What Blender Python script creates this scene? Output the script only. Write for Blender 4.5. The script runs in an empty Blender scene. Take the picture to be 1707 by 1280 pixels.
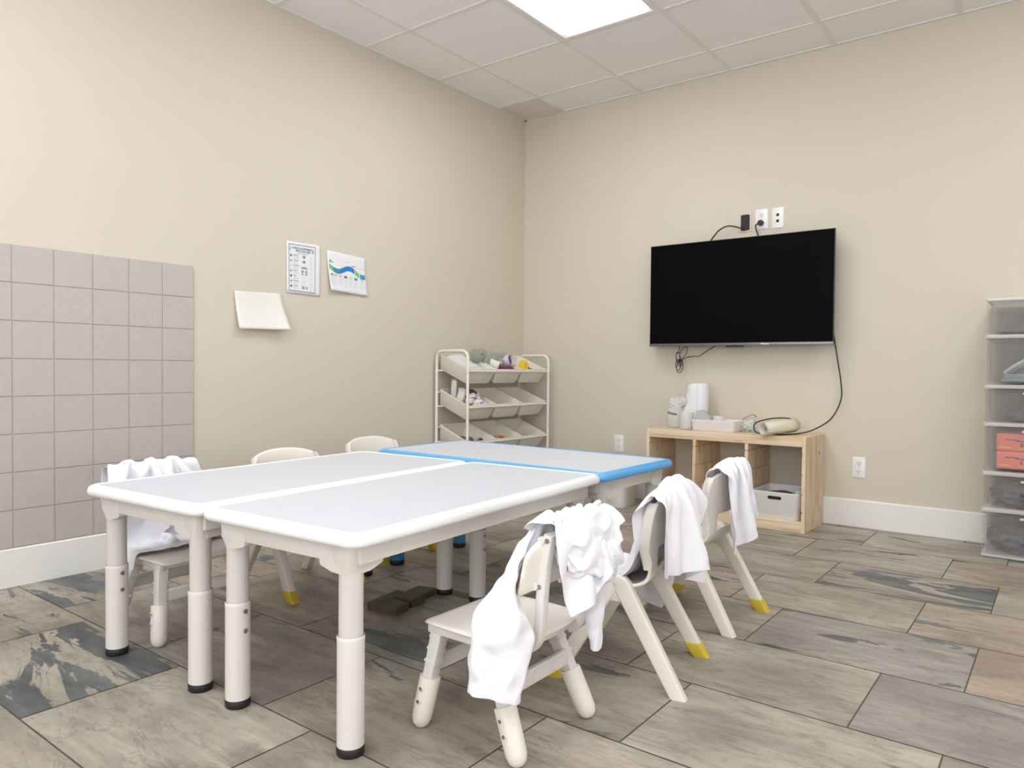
import bpy, bmesh, math, random
import numpy as np
from mathutils import Vector, Matrix, Euler
random.seed(7)
C = bpy.context.scene.collection
scene = bpy.context.scene
R = math.radians

# ------------------------------------------------------------------ camera
cam_d = bpy.data.cameras.new('camera'); cam = bpy.data.objects.new('camera', cam_d); C.objects.link(cam)
cam_d.sensor_fit = 'HORIZONTAL'; cam_d.sensor_width = 36.0; cam_d.lens = 1219.3 / 1707 * 36.0
cam_d.clip_start = 0.05
yaw, pitch, roll = R(-37.397), R(-1.260), R(0.504)
fw = Vector((math.sin(yaw) * math.cos(pitch), math.cos(yaw) * math.cos(pitch), math.sin(pitch)))
rt = Vector((math.cos(yaw), -math.sin(yaw), 0)); up = rt.cross(fw)
rr = rt * math.cos(roll) + up * math.sin(roll); uu = -rt * math.sin(roll) + up * math.cos(roll)
M = Matrix((rr, uu, -fw)).transposed().to_4x4(); M.translation = Vector((3.2985, -4.4507, 0.8771))
cam.matrix_world = M
scene.camera = cam

# ------------------------------------------------------------------ world, view, light
w = bpy.data.worlds.new('world'); scene.world = w; w.use_nodes = True
w.node_tree.nodes['Background'].inputs[0].default_value = (0.8, 0.9, 1, 1)
w.node_tree.nodes['Background'].inputs[1].default_value = 0.3
vs = scene.view_settings
vs.view_transform = 'Standard'; vs.look = 'None'; vs.gamma = 1.0; vs.exposure = 0.06; vs.use_curve_mapping = False
H = 2.7285          # ceiling height
RX, RY = 5.4, -6.9  # far right wall and rear wall

PANEL_STRENGTH = 10.6
FILL = 80.0
def area(name, loc, size, power, col, rot=(0, 0, 0)):
    d = bpy.data.lights.new(name, 'AREA'); d.shape = 'RECTANGLE'; d.size, d.size_y = size; d.energy = power; d.color = col
    o = bpy.data.objects.new(name, d); C.objects.link(o); o.location = loc; o.rotation_euler = rot; d.spread = R(150)
    return o
# added fill lamps behind and right of the camera, tilted up for the ceiling
area('rear_fill_light', (3.0, RY + .02, 1.5), (3.4, 1.7), FILL, (0.94, 0.97, 1.0), (R(118), 0, 0))
area('side_fill_light', (RX - .02, -4.2, 1.35), (3.0, 1.7), FILL * .7, (0.94, 0.97, 1.0), (R(118), 0, R(90)))  # added fill in front of the solid right wall, no window there

# ------------------------------------------------------------------ materials
def nt(name):
    m = bpy.data.materials.new(name); m.use_nodes = True
    return m, m.node_tree, m.node_tree.nodes['Principled BSDF']
def mat(name, col, rough=0.5, metal=0.0, bump=0.0, bscale=60, var=0.0, vscale=6, coat=0.0, trans=0.0, spec=0.5, sheen=0.0, stretch=None):
    m, t, b = nt(name); N = t.nodes; L = t.links
    b.inputs['Roughness'].default_value = rough; b.inputs['Metallic'].default_value = metal
    b.inputs['Coat Weight'].default_value = coat; b.inputs['Specular IOR Level'].default_value = spec
    b.inputs['Transmission Weight'].default_value = trans; b.inputs['Sheen Weight'].default_value = sheen
    tc = N.new('ShaderNodeTexCoord'); mp = N.new('ShaderNodeMapping'); L.new(tc.outputs['Object'], mp.inputs[0])
    if stretch: mp.inputs['Scale'].default_value = stretch
    n = N.new('ShaderNodeTexNoise'); n.inputs['Scale'].default_value = vscale; n.inputs['Detail'].default_value = 4; L.new(mp.outputs[0], n.inputs[0])
    mx = N.new('ShaderNodeMix'); mx.data_type = 'RGBA'; L.new(n.outputs[0], mx.inputs[0])
    k = 1 - var
    mx.inputs[6].default_value = (col[0] * k, col[1] * k, col[2] * k, 1); mx.inputs[7].default_value = (min(1, col[0] * (1 + var)), min(1, col[1] * (1 + var)), min(1, col[2] * (1 + var)), 1)
    L.new(mx.outputs[2], b.inputs['Base Color'])
    if bump:
        n2 = N.new('ShaderNodeTexNoise'); n2.inputs['Scale'].default_value = bscale; n2.inputs['Detail'].default_value = 3; L.new(mp.outputs[0], n2.inputs[0])
        bp = N.new('ShaderNodeBump'); bp.inputs['Strength'].default_value = bump; bp.inputs['Distance'].default_value = 0.003
        L.new(n2.outputs[0], bp.inputs['Height']); L.new(bp.outputs[0], b.inputs['Normal'])
    return m
def milky(name, col, alpha=0.5, rough=0.25):
    m, t, b = nt(name); N = t.nodes; L = t.links
    b.inputs['Base Color'].default_value = (*col, 1); b.inputs['Roughness'].default_value = rough
    tr = N.new('ShaderNodeBsdfTransparent'); mx = N.new('ShaderNodeMixShader')
    n = N.new('ShaderNodeTexNoise'); n.inputs['Scale'].default_value = 3
    mr = N.new('ShaderNodeMapRange'); mr.inputs[3].default_value = alpha - 0.04; mr.inputs[4].default_value = alpha + 0.04
    L.new(n.outputs[0], mr.inputs[0]); L.new(mr.outputs[0], mx.inputs[0])
    L.new(tr.outputs[0], mx.inputs[1]); L.new(b.outputs[0], mx.inputs[2])
    L.new(mx.outputs[0], N['Material Output'].inputs[0])
    return m
def emit(name, col, s):
    m, t, b = nt(name)
    b.inputs['Base Color'].default_value = (*col, 1); b.inputs['Emission Color'].default_value = (*col, 1); b.inputs['Emission Strength'].default_value = s
    return m
def ramp(N, stops):
    r = N.new('ShaderNodeValToRGB'); e = r.color_ramp.elements
    while len(e) < len(stops): e.new(0.5)
    for i, (p, c) in enumerate(stops): e[i].position = p; e[i].color = (*c, 1) if len(c) == 3 else c
    return r
def pine(name, axis):
    m, t, b = nt(name); N = t.nodes; L = t.links
    b.inputs['Roughness'].default_value = 0.5
    tc = N.new('ShaderNodeTexCoord'); mp = N.new('ShaderNodeMapping'); L.new(tc.outputs['Object'], mp.inputs[0])
    s = [5.0, 5.0, 5.0]; s[axis] = 0.55; mp.inputs['Scale'].default_value = s
    n = N.new('ShaderNodeTexNoise'); n.inputs['Scale'].default_value = 2.2; n.inputs['Detail'].default_value = 2; n.inputs['Distortion'].default_value = 0.6
    L.new(mp.outputs[0], n.inputs[0])
    mul = N.new('ShaderNodeMath'); mul.operation = 'MULTIPLY'; mul.inputs[1].default_value = 9; L.new(n.outputs[0], mul.inputs[0])
    fr = N.new('ShaderNodeMath'); fr.operation = 'PINGPONG'; fr.inputs[1].default_value = 1.0; L.new(mul.outputs[0], fr.inputs[0])
    r = ramp(N, [(0.0, (0.60, 0.42, 0.26)), (0.25, (0.72, 0.55, 0.37)), (1.0, (0.78, 0.63, 0.46))]); L.new(fr.outputs[0], r.inputs[0])
    n2 = N.new('ShaderNodeTexVoronoi'); n2.inputs['Scale'].default_value = 3.3; mp2 = N.new('ShaderNodeMapping'); s2 = [1.6] * 3; s2[axis] = 1.0; mp2.inputs['Scale'].default_value = s2
    L.new(tc.outputs['Object'], mp2.inputs[0]); L.new(mp2.outputs[0], n2.inputs[0])
    k = ramp(N, [(0.0, (0.33, 0.19, 0.10)), (0.035, (0.45, 0.28, 0.15)), (0.06, (1, 1, 1))]); L.new(n2.outputs['Distance'], k.inputs[0])
    mx = N.new('ShaderNodeMix'); mx.data_type = 'RGBA'; mx.blend_type = 'MULTIPLY'; mx.inputs[0].default_value = 1
    L.new(r.outputs[0], mx.inputs[6]); L.new(k.outputs[0], mx.inputs[7]); L.new(mx.outputs[2], b.inputs['Base Color'])
    return m
def slate():
    m, t, b = nt('slate_look_porcelain'); N = t.nodes; L = t.links
    at = N.new('ShaderNodeAttribute'); at.attribute_name = 'tile'
    sp = N.new('ShaderNodeSeparateColor'); L.new(at.outputs['Color'], sp.inputs[0])
    tc = N.new('ShaderNodeTexCoord')
    off = N.new('ShaderNodeVectorMath'); off.operation = 'SCALE'; cx = N.new('ShaderNodeCombineXYZ')
    for i in range(3): L.new(sp.outputs[0], cx.inputs[i])
    L.new(cx.outputs[0], off.inputs[0]); off.inputs['Scale'].default_value = 37.0
    ad = N.new('ShaderNodeVectorMath'); ad.operation = 'ADD'; L.new(tc.outputs['Object'], ad.inputs[0]); L.new(off.outputs[0], ad.inputs[1])
    def noise(scale, st, det=6, dist=0.0, rough=0.55):
        mp = N.new('ShaderNodeMapping'); mp.inputs['Scale'].default_value = st; L.new(ad.outputs[0], mp.inputs[0])
        n = N.new('ShaderNodeTexNoise'); n.inputs['Scale'].default_value = scale; n.inputs['Detail'].default_value = det
        n.inputs['Distortion'].default_value = dist; n.inputs['Roughness'].default_value = rough
        L.new(mp.outputs[0], n.inputs[0]); return n.outputs[0]
    def mixc(f, a, c, mode='MIX'):
        x = N.new('ShaderNodeMix'); x.data_type = 'RGBA'; x.blend_type = mode
        if isinstance(f, (int, float)): x.inputs[0].default_value = f
        else: L.new(f, x.inputs[0])
        for i, v in ((6, a), (7, c)):
            if isinstance(v, tuple): x.inputs[i].default_value = (*v, 1)
            else: L.new(v, x.inputs[i])
        return x.outputs[2]
    def math_(op, a, c=None):
        x = N.new('ShaderNodeMath'); x.operation = op
        for i, v in enumerate((a, c)):
            if v is None: continue
            if isinstance(v, (int, float)): x.inputs[i].default_value = v
            else: L.new(v, x.inputs[i])
        return x.outputs[0]
    n1 = noise(1.6, (1, 2.4, 1), 5, 0.8)
    r1 = ramp(N, [(0.32, (0.235, 0.216, 0.176)), (0.48, (0.335, 0.306, 0.250)), (0.64, (0.435, 0.392, 0.325))]); L.new(n1, r1.inputs[0])
    warm = ramp(N, [(0.3, (0.30, 0.235, 0.185)), (0.7, (0.44, 0.36, 0.29))]); L.new(n1, warm.inputs[0])
    grey = ramp(N, [(0.3, (0.21, 0.195, 0.185)), (0.7, (0.33, 0.305, 0.29))]); L.new(n1, grey.inputs[0])
    fw_ = math_('MAXIMUM', math_('SUBTRACT', math_('MULTIPLY', sp.outputs[2], 2.0), 1.0), 0.0)
    fg_ = math_('MAXIMUM', math_('SUBTRACT', 1.0, math_('MULTIPLY', sp.outputs[2], 2.0)), 0.0)
    c = mixc(fw_, r1.outputs[0], warm.outputs[0]); c = mixc(fg_, c, grey.outputs[0])
    # pale brushed streaks
    n2 = noise(3.0, (0.7, 4.5, 1), 8, 1.0, 0.65)
    s2 = ramp(N, [(0.53, (0, 0, 0)), (0.64, (1, 1, 1))]); L.new(n2, s2.inputs[0])
    n2b = noise(1.3, (1, 1, 1), 2); s2b = ramp(N, [(0.48, (0, 0, 0)), (0.6, (0.75, 0.75, 0.75))]); L.new(n2b, s2b.inputs[0])
    c = mixc(math_('MULTIPLY', s2.outputs[0], s2b.outputs[0]), c, (0.50, 0.46, 0.385))
    # fine dark veins
    n3 = noise(2.6, (0.8, 3.2, 1), 7, 1.6, 0.6)
    s3 = ramp(N, [(0.480, (0, 0, 0)), (0.5, (0.42, 0.42, 0.42)), (0.520, (0, 0, 0))]); L.new(n3, s3.inputs[0])
    c = mixc(s3.outputs[0], c, (0.15, 0.135, 0.105))
    n7 = noise(22, (1, 2.2, 1), 9, 0.3, 0.75)
    s7 = ramp(N, [(0.30, (0.72, 0.72, 0.72)), (0.50, (1, 1, 1)), (0.72, (1.0, 1.0, 1.0))]); L.new(n7, s7.inputs[0])
    c = mixc(.85, c, s7.outputs[0], 'MULTIPLY')
    n9 = noise(4.0, (.8, 2.4, 1), 8, 1.2, 0.65); s9 = ramp(N, [(0.36, (0.80, 0.80, 0.78)), (0.5, (1, 1, 1)), (0.66, (1.12, 1.11, 1.10))]); L.new(n9, s9.inputs[0])
    c = mixc(1.0, c, s9.outputs[0], 'MULTIPLY')
    n8 = noise(14, (.8, 3, 1), 10, 0.5, 0.8); s8 = ramp(N, [(0.60, (0, 0, 0)), (0.66, (.6, .6, .6))]); L.new(n8, s8.inputs[0])
    n8b = noise(2.1, (1, 1, 1), 2); s8b = ramp(N, [(0.5, (0, 0, 0)), (0.62, (1, 1, 1))]); L.new(n8b, s8b.inputs[0])
    c = mixc(math_('MULTIPLY', s8.outputs[0], s8b.outputs[0]), c, (0.56, 0.50, 0.42))
    # slate blue patches, only on the tiles that carry them
    n4 = noise(1.5, (0.8, 3.0, 1), 9, 0.9, 0.62)
    thr = math_('SUBTRACT', math_('ADD', n4, math_('MULTIPLY', sp.outputs[1], 0.24)), 0.66)
    s4 = ramp(N, [(0.0, (0, 0, 0)), (0.018, (1, 1, 1))]); L.new(thr, s4.inputs[0])
    n5 = noise(5, (1, 3, 1), 5)
    dk = ramp(N, [(0.35, (0.075, 0.085, 0.088)), (0.65, (0.15, 0.165, 0.165))]); L.new(n5, dk.inputs[0])
    c = mixc(s4.outputs[0], c, dk.outputs[0])
    L.new(c, b.inputs['Base Color'])
    b.inputs['Roughness'].default_value = 0.42; b.inputs['Specular IOR Level'].default_value = 0.4
    n6 = noise(9, (1, 2.5, 1), 8)
    bp = N.new('ShaderNodeBump'); bp.inputs['Strength'].default_value = 0.35; bp.inputs['Distance'].default_value = 0.004
    L.new(n6, bp.inputs['Height']); L.new(bp.outputs[0], b.inputs['Normal'])
    return m
def felt():
    m = mat('grey_felt', (0.53, 0.475, 0.455), rough=0.95, bump=0.5, bscale=500, var=0.07, vscale=45, spec=0.1, sheen=0.2)
    return m

WALL = mat('beige_wall_paint', (0.655, 0.595, 0.50), rough=0.85, bump=0.06, bscale=180, var=0.012, vscale=2, spec=0.25)
CEIL = mat('white_ceiling_tile', (0.90, 0.88, 0.88), rough=0.95, bump=0.35, bscale=260, var=0.02, vscale=180, spec=0.1)
TBAR = mat('ceiling_grid_metal', (0.80, 0.78, 0.76), rough=0.5, var=0.01)
TRIM = mat('white_trim_paint', (0.83, 0.82, 0.80), rough=0.35, var=0.01)
GROUT = mat('grey_grout', (0.145, 0.13, 0.105), rough=0.9, bump=0.3, var=0.1)
SLATE = slate(); FELT = felt()
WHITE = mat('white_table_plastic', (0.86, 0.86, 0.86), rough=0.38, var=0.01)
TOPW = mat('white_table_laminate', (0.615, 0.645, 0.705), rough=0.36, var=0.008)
SLEEVE = mat('white_leg_sleeve_plastic', (0.74, 0.70, 0.68), rough=0.38, var=0.01)
LEGW = mat('offwhite_leg_plastic', (0.68, 0.64, 0.60), rough=0.38, var=0.01)
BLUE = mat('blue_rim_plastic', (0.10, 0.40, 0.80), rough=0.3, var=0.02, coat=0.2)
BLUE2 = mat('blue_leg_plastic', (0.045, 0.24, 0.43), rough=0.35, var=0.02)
BLACK = mat('black_rubber', (0.014, 0.014, 0.014), rough=0.5, var=0.1)
CABLE = mat('black_cable', (0.02, 0.02, 0.02), rough=0.45, var=0.1)
CREAM = mat('cream_chair_plastic', (0.79, 0.745, 0.685), rough=0.36, bump=0.08, bscale=400, var=0.015)
STRUT = mat('pale_chair_strut_plastic', (0.74, 0.71, 0.69), rough=0.35, var=0.01)
YELLOW = mat('yellow_foot_rubber', (0.62, 0.46, 0.035), rough=0.45, var=0.12, vscale=25)
METAL = mat('grey_rivet_metal', (0.42, 0.41, 0.40), rough=0.3, metal=0.9, var=0.1)
CLOTH = mat('white_gown_fabric', (0.81, 0.80, 0.86), rough=0.85, bump=0.15, bscale=500, var=0.015, vscale=8, spec=0.2, sheen=0.25)
RACK = mat('white_rack_enamel', (0.80, 0.77, 0.70), rough=0.35, var=0.01)
BINP = mat('ivory_bin_plastic', (0.80, 0.755, 0.66), rough=0.42, var=0.02)
PINE = [pine('pine_along_x', 0), pine('pine_along_y', 1), pine('pine_along_z', 2)]
SCREEN = mat('black_tv_screen', (0.003, 0.003, 0.0033), rough=0.5, var=0.1, spec=0.03)
TVB = mat('dark_tv_bezel', (0.02, 0.02, 0.02), rough=0.4, var=0.05)
TVS = mat('grey_tv_strip', (0.20, 0.20, 0.21), rough=0.35, metal=0.7, var=0.05)
PLATE = mat('white_plate_plastic', (0.84, 0.83, 0.83), rough=0.3, var=0.01)
BLK = mat('matt_black_plastic', (0.008, 0.008, 0.008), rough=0.6, var=0.1)
PAPER = mat('white_paper', (0.80, 0.80, 0.82), rough=0.8, var=0.01)
PAPER2 = mat('cream_blank_paper', (0.80, 0.79, 0.73), rough=0.8, var=0.03, vscale=15)
BOXW = mat('white_box_plastic', (0.82, 0.81, 0.80), rough=0.35, var=0.01)
MILK = milky('milky_drawer_plastic', (0.78, 0.75, 0.73), 0.10, 0.35)
MILKR = milky('milky_drawer_rim', (0.86, 0.84, 0.83), 0.62, 0.3)
CLEAR = milky('clear_bottle_plastic', (0.88, 0.89, 0.87), 0.42, 0.2)
DARKWOOD = mat('dark_stained_wood', (0.085, 0.062, 0.048), rough=0.55, var=0.3, vscale=6, stretch=(8, 1, 1), bump=0.2)
VENTM = mat('grey_vent_metal', (0.72, 0.67, 0.62), rough=0.5, metal=0.2, var=0.03)
def dotted(name):
    m = mat(name, (0.81, 0.80, 0.86), rough=0.85, bump=0.15, bscale=500, var=0.015, vscale=8, spec=0.2, sheen=0.25)
    t = m.node_tree; N = t.nodes; L = t.links; b = N['Principled BSDF']; src = b.inputs['Base Color'].links[0].from_socket
    tc = N.new('ShaderNodeTexCoord'); v = N.new('ShaderNodeTexVoronoi'); v.inputs['Scale'].default_value = 17; L.new(tc.outputs['Object'], v.inputs[0])
    r = ramp(N, [(0.16, (.55, .55, .55)), (0.24, (0, 0, 0))]); L.new(v.outputs['Distance'], r.inputs[0])
    sp = N.new('ShaderNodeSeparateColor'); L.new(v.outputs['Color'], sp.inputs[0])
    cr = ramp(N, [(0.0, (.45, .72, .66)), (0.3, (.85, .68, .60)), (0.5, (.86, .62, .70)), (0.6, (.81, .80, .86))]); cr.color_ramp.interpolation = 'CONSTANT'; L.new(sp.outputs[0], cr.inputs[0])
    x = N.new('ShaderNodeMix'); x.data_type = 'RGBA'; L.new(r.outputs[0], x.inputs[0]); L.new(src, x.inputs[6]); L.new(cr.outputs[0], x.inputs[7]); L.new(x.outputs[2], b.inputs['Base Color'])
    return m
CLOTHD = dotted('white_dotted_gown_fabric')
def ink(name, c): return mat(name, c, rough=0.8, var=0.03)
INKN = ink('navy_ink', (0.12, 0.12, 0.25)); INKG = ink('grey_ink', (0.35, 0.36, 0.40)); INKL = ink('light_grey_ink', (0.58, 0.59, 0.62))
INKB = ink('blue_ink', (0.01, 0.22, 0.55)); INKT = ink('teal_ink', (0.03, 0.30, 0.42)); INKGR = ink('green_ink', (0.25, 0.50, 0.25)); INKY = ink('yellow_ink', (0.75, 0.72, 0.25)); INKK = ink('black_ink', (0.05, 0.05, 0.06)); INKP = ink('pink_ink', (0.75, 0.45, 0.48)); INKC = ink('pale_cyan_ink', (0.62, 0.76, 0.84))

# ------------------------------------------------------------------ object helpers
def link(name, bm, m, parent=None, smooth=True, loc=None, rot=None, ang=35):
    me = bpy.data.meshes.new(name)
    bmesh.ops.recalc_face_normals(bm, faces=bm.faces[:])
    bm.to_mesh(me); bm.free()
    for mm in (m if isinstance(m, (list, tuple)) else [m]): me.materials.append(mm)
    if smooth:
        me.polygons.foreach_set('use_smooth', [True] * len(me.polygons))
        me.set_sharp_from_angle(angle=R(ang))
    o = bpy.data.objects.new(name, me); C.objects.link(o)
    if loc is not None: o.location = loc
    if rot is not None: o.rotation_euler = rot
    if parent is not None: o.parent = parent
    return o
def tag(o, label=None, cat=None, group=None, kind=None):
    if label: o['label'] = label
    if cat: o['category'] = cat
    if group: o['group'] = group
    if kind: o['kind'] = kind
    return o
def thing(name, label, cat, loc=(0, 0, 0), rz=0, group=None):
    o = bpy.data.objects.new(name, None); C.objects.link(o); o.location = loc; o.rotation_euler = (0, 0, rz); o.empty_display_size = 0.05
    return tag(o, label, cat, group)
def struct(name, bm, m, smooth=False, **k):
    return tag(link(name, bm, m, smooth=smooth, **k), kind='structure')
def NB(): return bmesh.new()
def box(bm, lo, hi, bev=0.0, seg=2, mi=0, mtx=None):
    r = bmesh.ops.create_cube(bm, size=1.0)
    vs_ = r['verts']; lo = Vector(lo); hi = Vector(hi)
    for v in vs_: v.co = Vector(((v.co.x + .5) * (hi.x - lo.x) + lo.x, (v.co.y + .5) * (hi.y - lo.y) + lo.y, (v.co.z + .5) * (hi.z - lo.z) + lo.z))
    fs = set(f for v in vs_ for f in v.link_faces)
    if bev > 0:
        es = list(set(e for v in vs_ for e in v.link_edges))
        r2 = bmesh.ops.bevel(bm, geom=es, offset=bev, segments=seg, affect='EDGES', profile=0.5)
        fs = set(r2['faces']) | set(f for v in r2['verts'] for f in v.link_faces)
        vs_ = list(set(v for f in fs if f.is_valid for v in f.verts))
    for f in fs:
        if f.is_valid: f.material_index = mi
    if mtx is not None:
        for v in vs_: v.co = mtx @ v.co
    return vs_
def ring_loft(bm, rings, cap0=True, cap1=True, close=False, mi=0):
    V = [[bm.verts.new(p) for p in r] for r in rings]; n = len(V[0]); fs = []
    pairs = list(zip(V[:-1], V[1:])) + ([(V[-1], V[0])] if close else [])
    for a, b_ in pairs:
        for i in range(n):
            fs.append(bm.faces.new((a[i], a[(i + 1) % n], b_[(i + 1) % n], b_[i])))
    if not close:
        if cap0: fs.append(bm.faces.new(V[0][::-1]))
        if cap1: fs.append(bm.faces.new(V[-1]))
    for f in fs: f.material_index = mi
    return V
def rrect(w_, d_, r, n=5, cx=0, cy=0):
    pts = []; r = min(r, w_ / 2 - 1e-4, d_ / 2 - 1e-4)
    for (sx, sy, a0) in ((1, 1, 0), (-1, 1, 90), (-1, -1, 180), (1, -1, 270)):
        for k in range(n + 1):
            a = R(a0 + 90 * k / n)
            pts.append((cx + sx * (w_ / 2 - r) + r * math.cos(a), cy + sy * (d_ / 2 - r) + r * math.sin(a)))
    return pts
def stack(bm, layers, n=5, cap0=True, cap1=True, mi=0, mtx=None):
    """layers: (w, d, r, z, cx, cy)"""
    rings = []
    for l in layers:
        w_, d_, r, z = l[:4]; cx, cy = (l[4], l[5]) if len(l) > 4 else (0, 0)
        rg = [Vector((x, y, z)) for x, y in rrect(w_, d_, r, n, cx, cy)]
        if mtx is not None: rg = [mtx @ v for v in rg]
        rings.append(rg)
    return ring_loft(bm, rings, cap0, cap1, mi=mi)
def tub(bm, w0, d0, w1, d1, h, t=0.003, r=0.03, lip=0.006, n=5, mtx=None, mi=0):
    """open container: bottom w0 x d0, top w1 x d1"""
    L_ = [(w0 - .01, d0 - .01, r * .8, 0), (w0, d0, r, 0.006), (w1, d1, r, h - 0.012), (w1 + lip * 2, d1 + lip * 2, r + lip, h - 0.010), (w1 + lip * 2, d1 + lip * 2, r + lip, h),
          (w1 - 2 * t, d1 - 2 * t, r - t, h), (w0 - 2 * t, d0 - 2 * t, r - t, t + 0.004)]
    stack(bm, L_, n, mtx=mtx, mi=mi)
def circ(c, r, ax, n=16, ry=None):
    ax = Vector(ax).normalized(); t = Vector((0, 0, 1)) if abs(ax.z) < .9 else Vector((1, 0, 0))
    u = ax.cross(t).normalized(); v = ax.cross(u); c = Vector(c); ry = ry or r
    return [c + u * math.cos(2 * math.pi * k / n) * r + v * math.sin(2 * math.pi * k / n) * ry for k in range(n)]
def cyl(bm, a, b_, r0, r1=None, n=20, mi=0, rounded=0.0):
    a = Vector(a); b_ = Vector(b_); d = (b_ - a).normalized(); r1 = r0 if r1 is None else r1
    if rounded:
        q = rounded
        rings = [circ(a, r0 - q, d, n), circ(a + d * q * .3, r0 - q * .3, d, n), circ(a + d * q, r0, d, n), circ(b_ - d * q, r1, d, n), circ(b_ - d * q * .3, r1 - q * .3, d, n), circ(b_, r1 - q, d, n)]
    else: rings = [circ(a, r0, d, n), circ(b_, r1, d, n)]
    return ring_loft(bm, rings, mi=mi)
def lathe(bm, prof, c=(0, 0, 0), n=28, mtx=None, mi=0):
    rings = []
    for r, z in prof:
        rg = [Vector((c[0] + r * math.cos(2 * math.pi * k / n), c[1] + r * math.sin(2 * math.pi * k / n), c[2] + z)) for k in range(n)]
        if mtx is not None: rg = [mtx @ v for v in rg]
        rings.append(rg)
    return ring_loft(bm, rings, mi=mi)
def cat(pts, n=8):
    P = [Vector(p) for p in pts]; out = []
    P = [P[0] * 2 - P[1]] + P + [P[-1] * 2 - P[-2]]
    for i in range(1, len(P) - 2):
        for k in range(n):
            t = k / n; a, b_, c, d = P[i - 1], P[i], P[i + 1], P[i + 2]
            out.append(0.5 * ((2 * b_) + (c - a) * t + (2 * a - 5 * b_ + 4 * c - d) * t * t + (3 * b_ - a - 3 * c + d) * t ** 3))
    out.append(P[-2]); return out
def tube(bm, pts, r, n=10, mi=0, closed=False, flat=1.0, rfun=None):
    pts = [Vector(p) for p in pts]; N_ = len(pts); rings = []
    prev = None
    for i, p in enumerate(pts):
        if closed: d = pts[(i + 1) % N_] - pts[i - 1]
        else: d = pts[min(i + 1, N_ - 1)] - pts[max(i - 1, 0)]
        d.normalize()
        if prev is None:
            t = Vector((0, 0, 1)) if abs(d.z) < .9 else Vector((1, 0, 0)); u = d.cross(t).normalized()
        else: u = (prev - d * prev.dot(d)).normalized()
        prev = u; v = d.cross(u); rad = r * (rfun(i / max(1, N_ - 1)) if rfun else 1)
        rings.append([p + u * math.cos(2 * math.pi * k / n) * rad + v * math.sin(2 * math.pi * k / n) * rad * flat for k in range(n)])
    return ring_loft(bm, rings, close=closed, mi=mi)
def prism(bm, poly, axis, lo, hi, mi=0):
    """poly: 2D points in the plane across `axis`, extruded lo..hi"""
    def P(a, b_, t): return {0: (t, a, b_), 1: (a, t, b_), 2: (a, b_, t)}[axis]
    A = [bm.verts.new(P(a, b_, lo)) for a, b_ in poly]; B = [bm.verts.new(P(a, b_, hi)) for a, b_ in poly]; n = len(poly)
    fs = [bm.faces.new(A[::-1]), bm.faces.new(B)] + [bm.faces.new((A[i], A[(i + 1) % n], B[(i + 1) % n], B[i])) for i in range(n)]
    for f in fs: f.material_index = mi
def beam(bm, a, b_, wa, wb, side, bev=0.004, mi=0):
    """tapered rectangular beam; wa/wb = (thickness along side-normal, width along side)"""
    a = Vector(a); b_ = Vector(b_); d = (b_ - a).normalized(); s = Vector(side); s = (s - d * s.dot(d)).normalized(); n_ = d.cross(s)
    def ring(c, w2):
        q = rrect(w2[0], w2[1], bev, 3); return [c + n_ * x + s * y for x, y in q]
    ring_loft(bm, [ring(a, wa), ring(b_, wb)], mi=mi)
def copy_tree(o, parent=None):
    c = o.copy(); C.objects.link(c); c.parent = parent
    for ch in [x for x in o.children]: copy_tree(ch, c)
    return c
def text_bm(s, size, bold=False, mtx=None, ext=0.0004, ax='LEFT'):
    cu = bpy.data.curves.new('t', 'FONT'); cu.body = s; cu.size = size; cu.extrude = ext; cu.resolution_u = 3; cu.align_x = ax
    if bold: cu.offset = size * 0.018
    o = bpy.data.objects.new('t', cu); C.objects.link(o)
    dg = bpy.context.evaluated_depsgraph_get(); me = bpy.data.meshes.new_from_object(o.evaluated_get(dg))
    bm = NB(); bm.from_mesh(me)
    bpy.data.objects.remove(o); bpy.data.curves.remove(cu); bpy.data.meshes.remove(me)
    if mtx is not None: bmesh.ops.transform(bm, matrix=mtx, verts=bm.verts[:])
    return bm

# ------------------------------------------------------------------ room shell
bm = NB(); box(bm, (-0.12, RY - 0.12, 0), (0, 0.12, H + .1)); struct('wall_left', bm, WALL)
bm = NB(); box(bm, (0, 0, 0), (RX, 0.12, H + .1)); struct('wall_back', bm, WALL)
bm = NB(); box(bm, (RX, RY, 0), (RX + .12, 0.12, H + .1)); struct('wall_right', bm, WALL)
bm = NB()   # rear wall with a window opening
wx0, wx1, wz0, wz1 = 1.2, 4.8, 0.6, 2.4
box(bm, (0, RY - .12, 0), (wx0, RY, H + .1)); box(bm, (wx1, RY - .12, 0), (RX, RY, H + .1))
box(bm, (wx0, RY - .12, 0), (wx1, RY, wz0)); box(bm, (wx0, RY - .12, wz1), (wx1, RY, H + .1)); struct('wall_rear', bm, WALL)
bm = NB()
for x in (wx0, (wx0 + wx1) / 2 - .03, wx1 - .06): box(bm, (x, RY - .09, wz0), (x + .06, RY - .03, wz1))
for z in (wz0, wz1 - .06): box(bm, (wx0, RY - .09, z), (wx1, RY - .03, z + .06))
struct('window_1', bm, TRIM)
# baseboards
def baseboard(name, lo, hi, axis):
    bm = NB(); t = 0.014; h = 0.152
    if axis == 0: prism(bm, [(-0.0, 0), (-t, 0), (-t, h - .006), (-t + .004, h), (0, h)], 0, lo, hi)
    else: prism(bm, [(0, 0), (t, 0), (t, h - .006), (t - .004, h), (0, h)], 1, lo, hi)
    return struct(name, bm, TRIM)
baseboard('baseboard_back', 0.0, RX, 0); baseboard('baseboard_left', RY, 0.0, 1)

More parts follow.
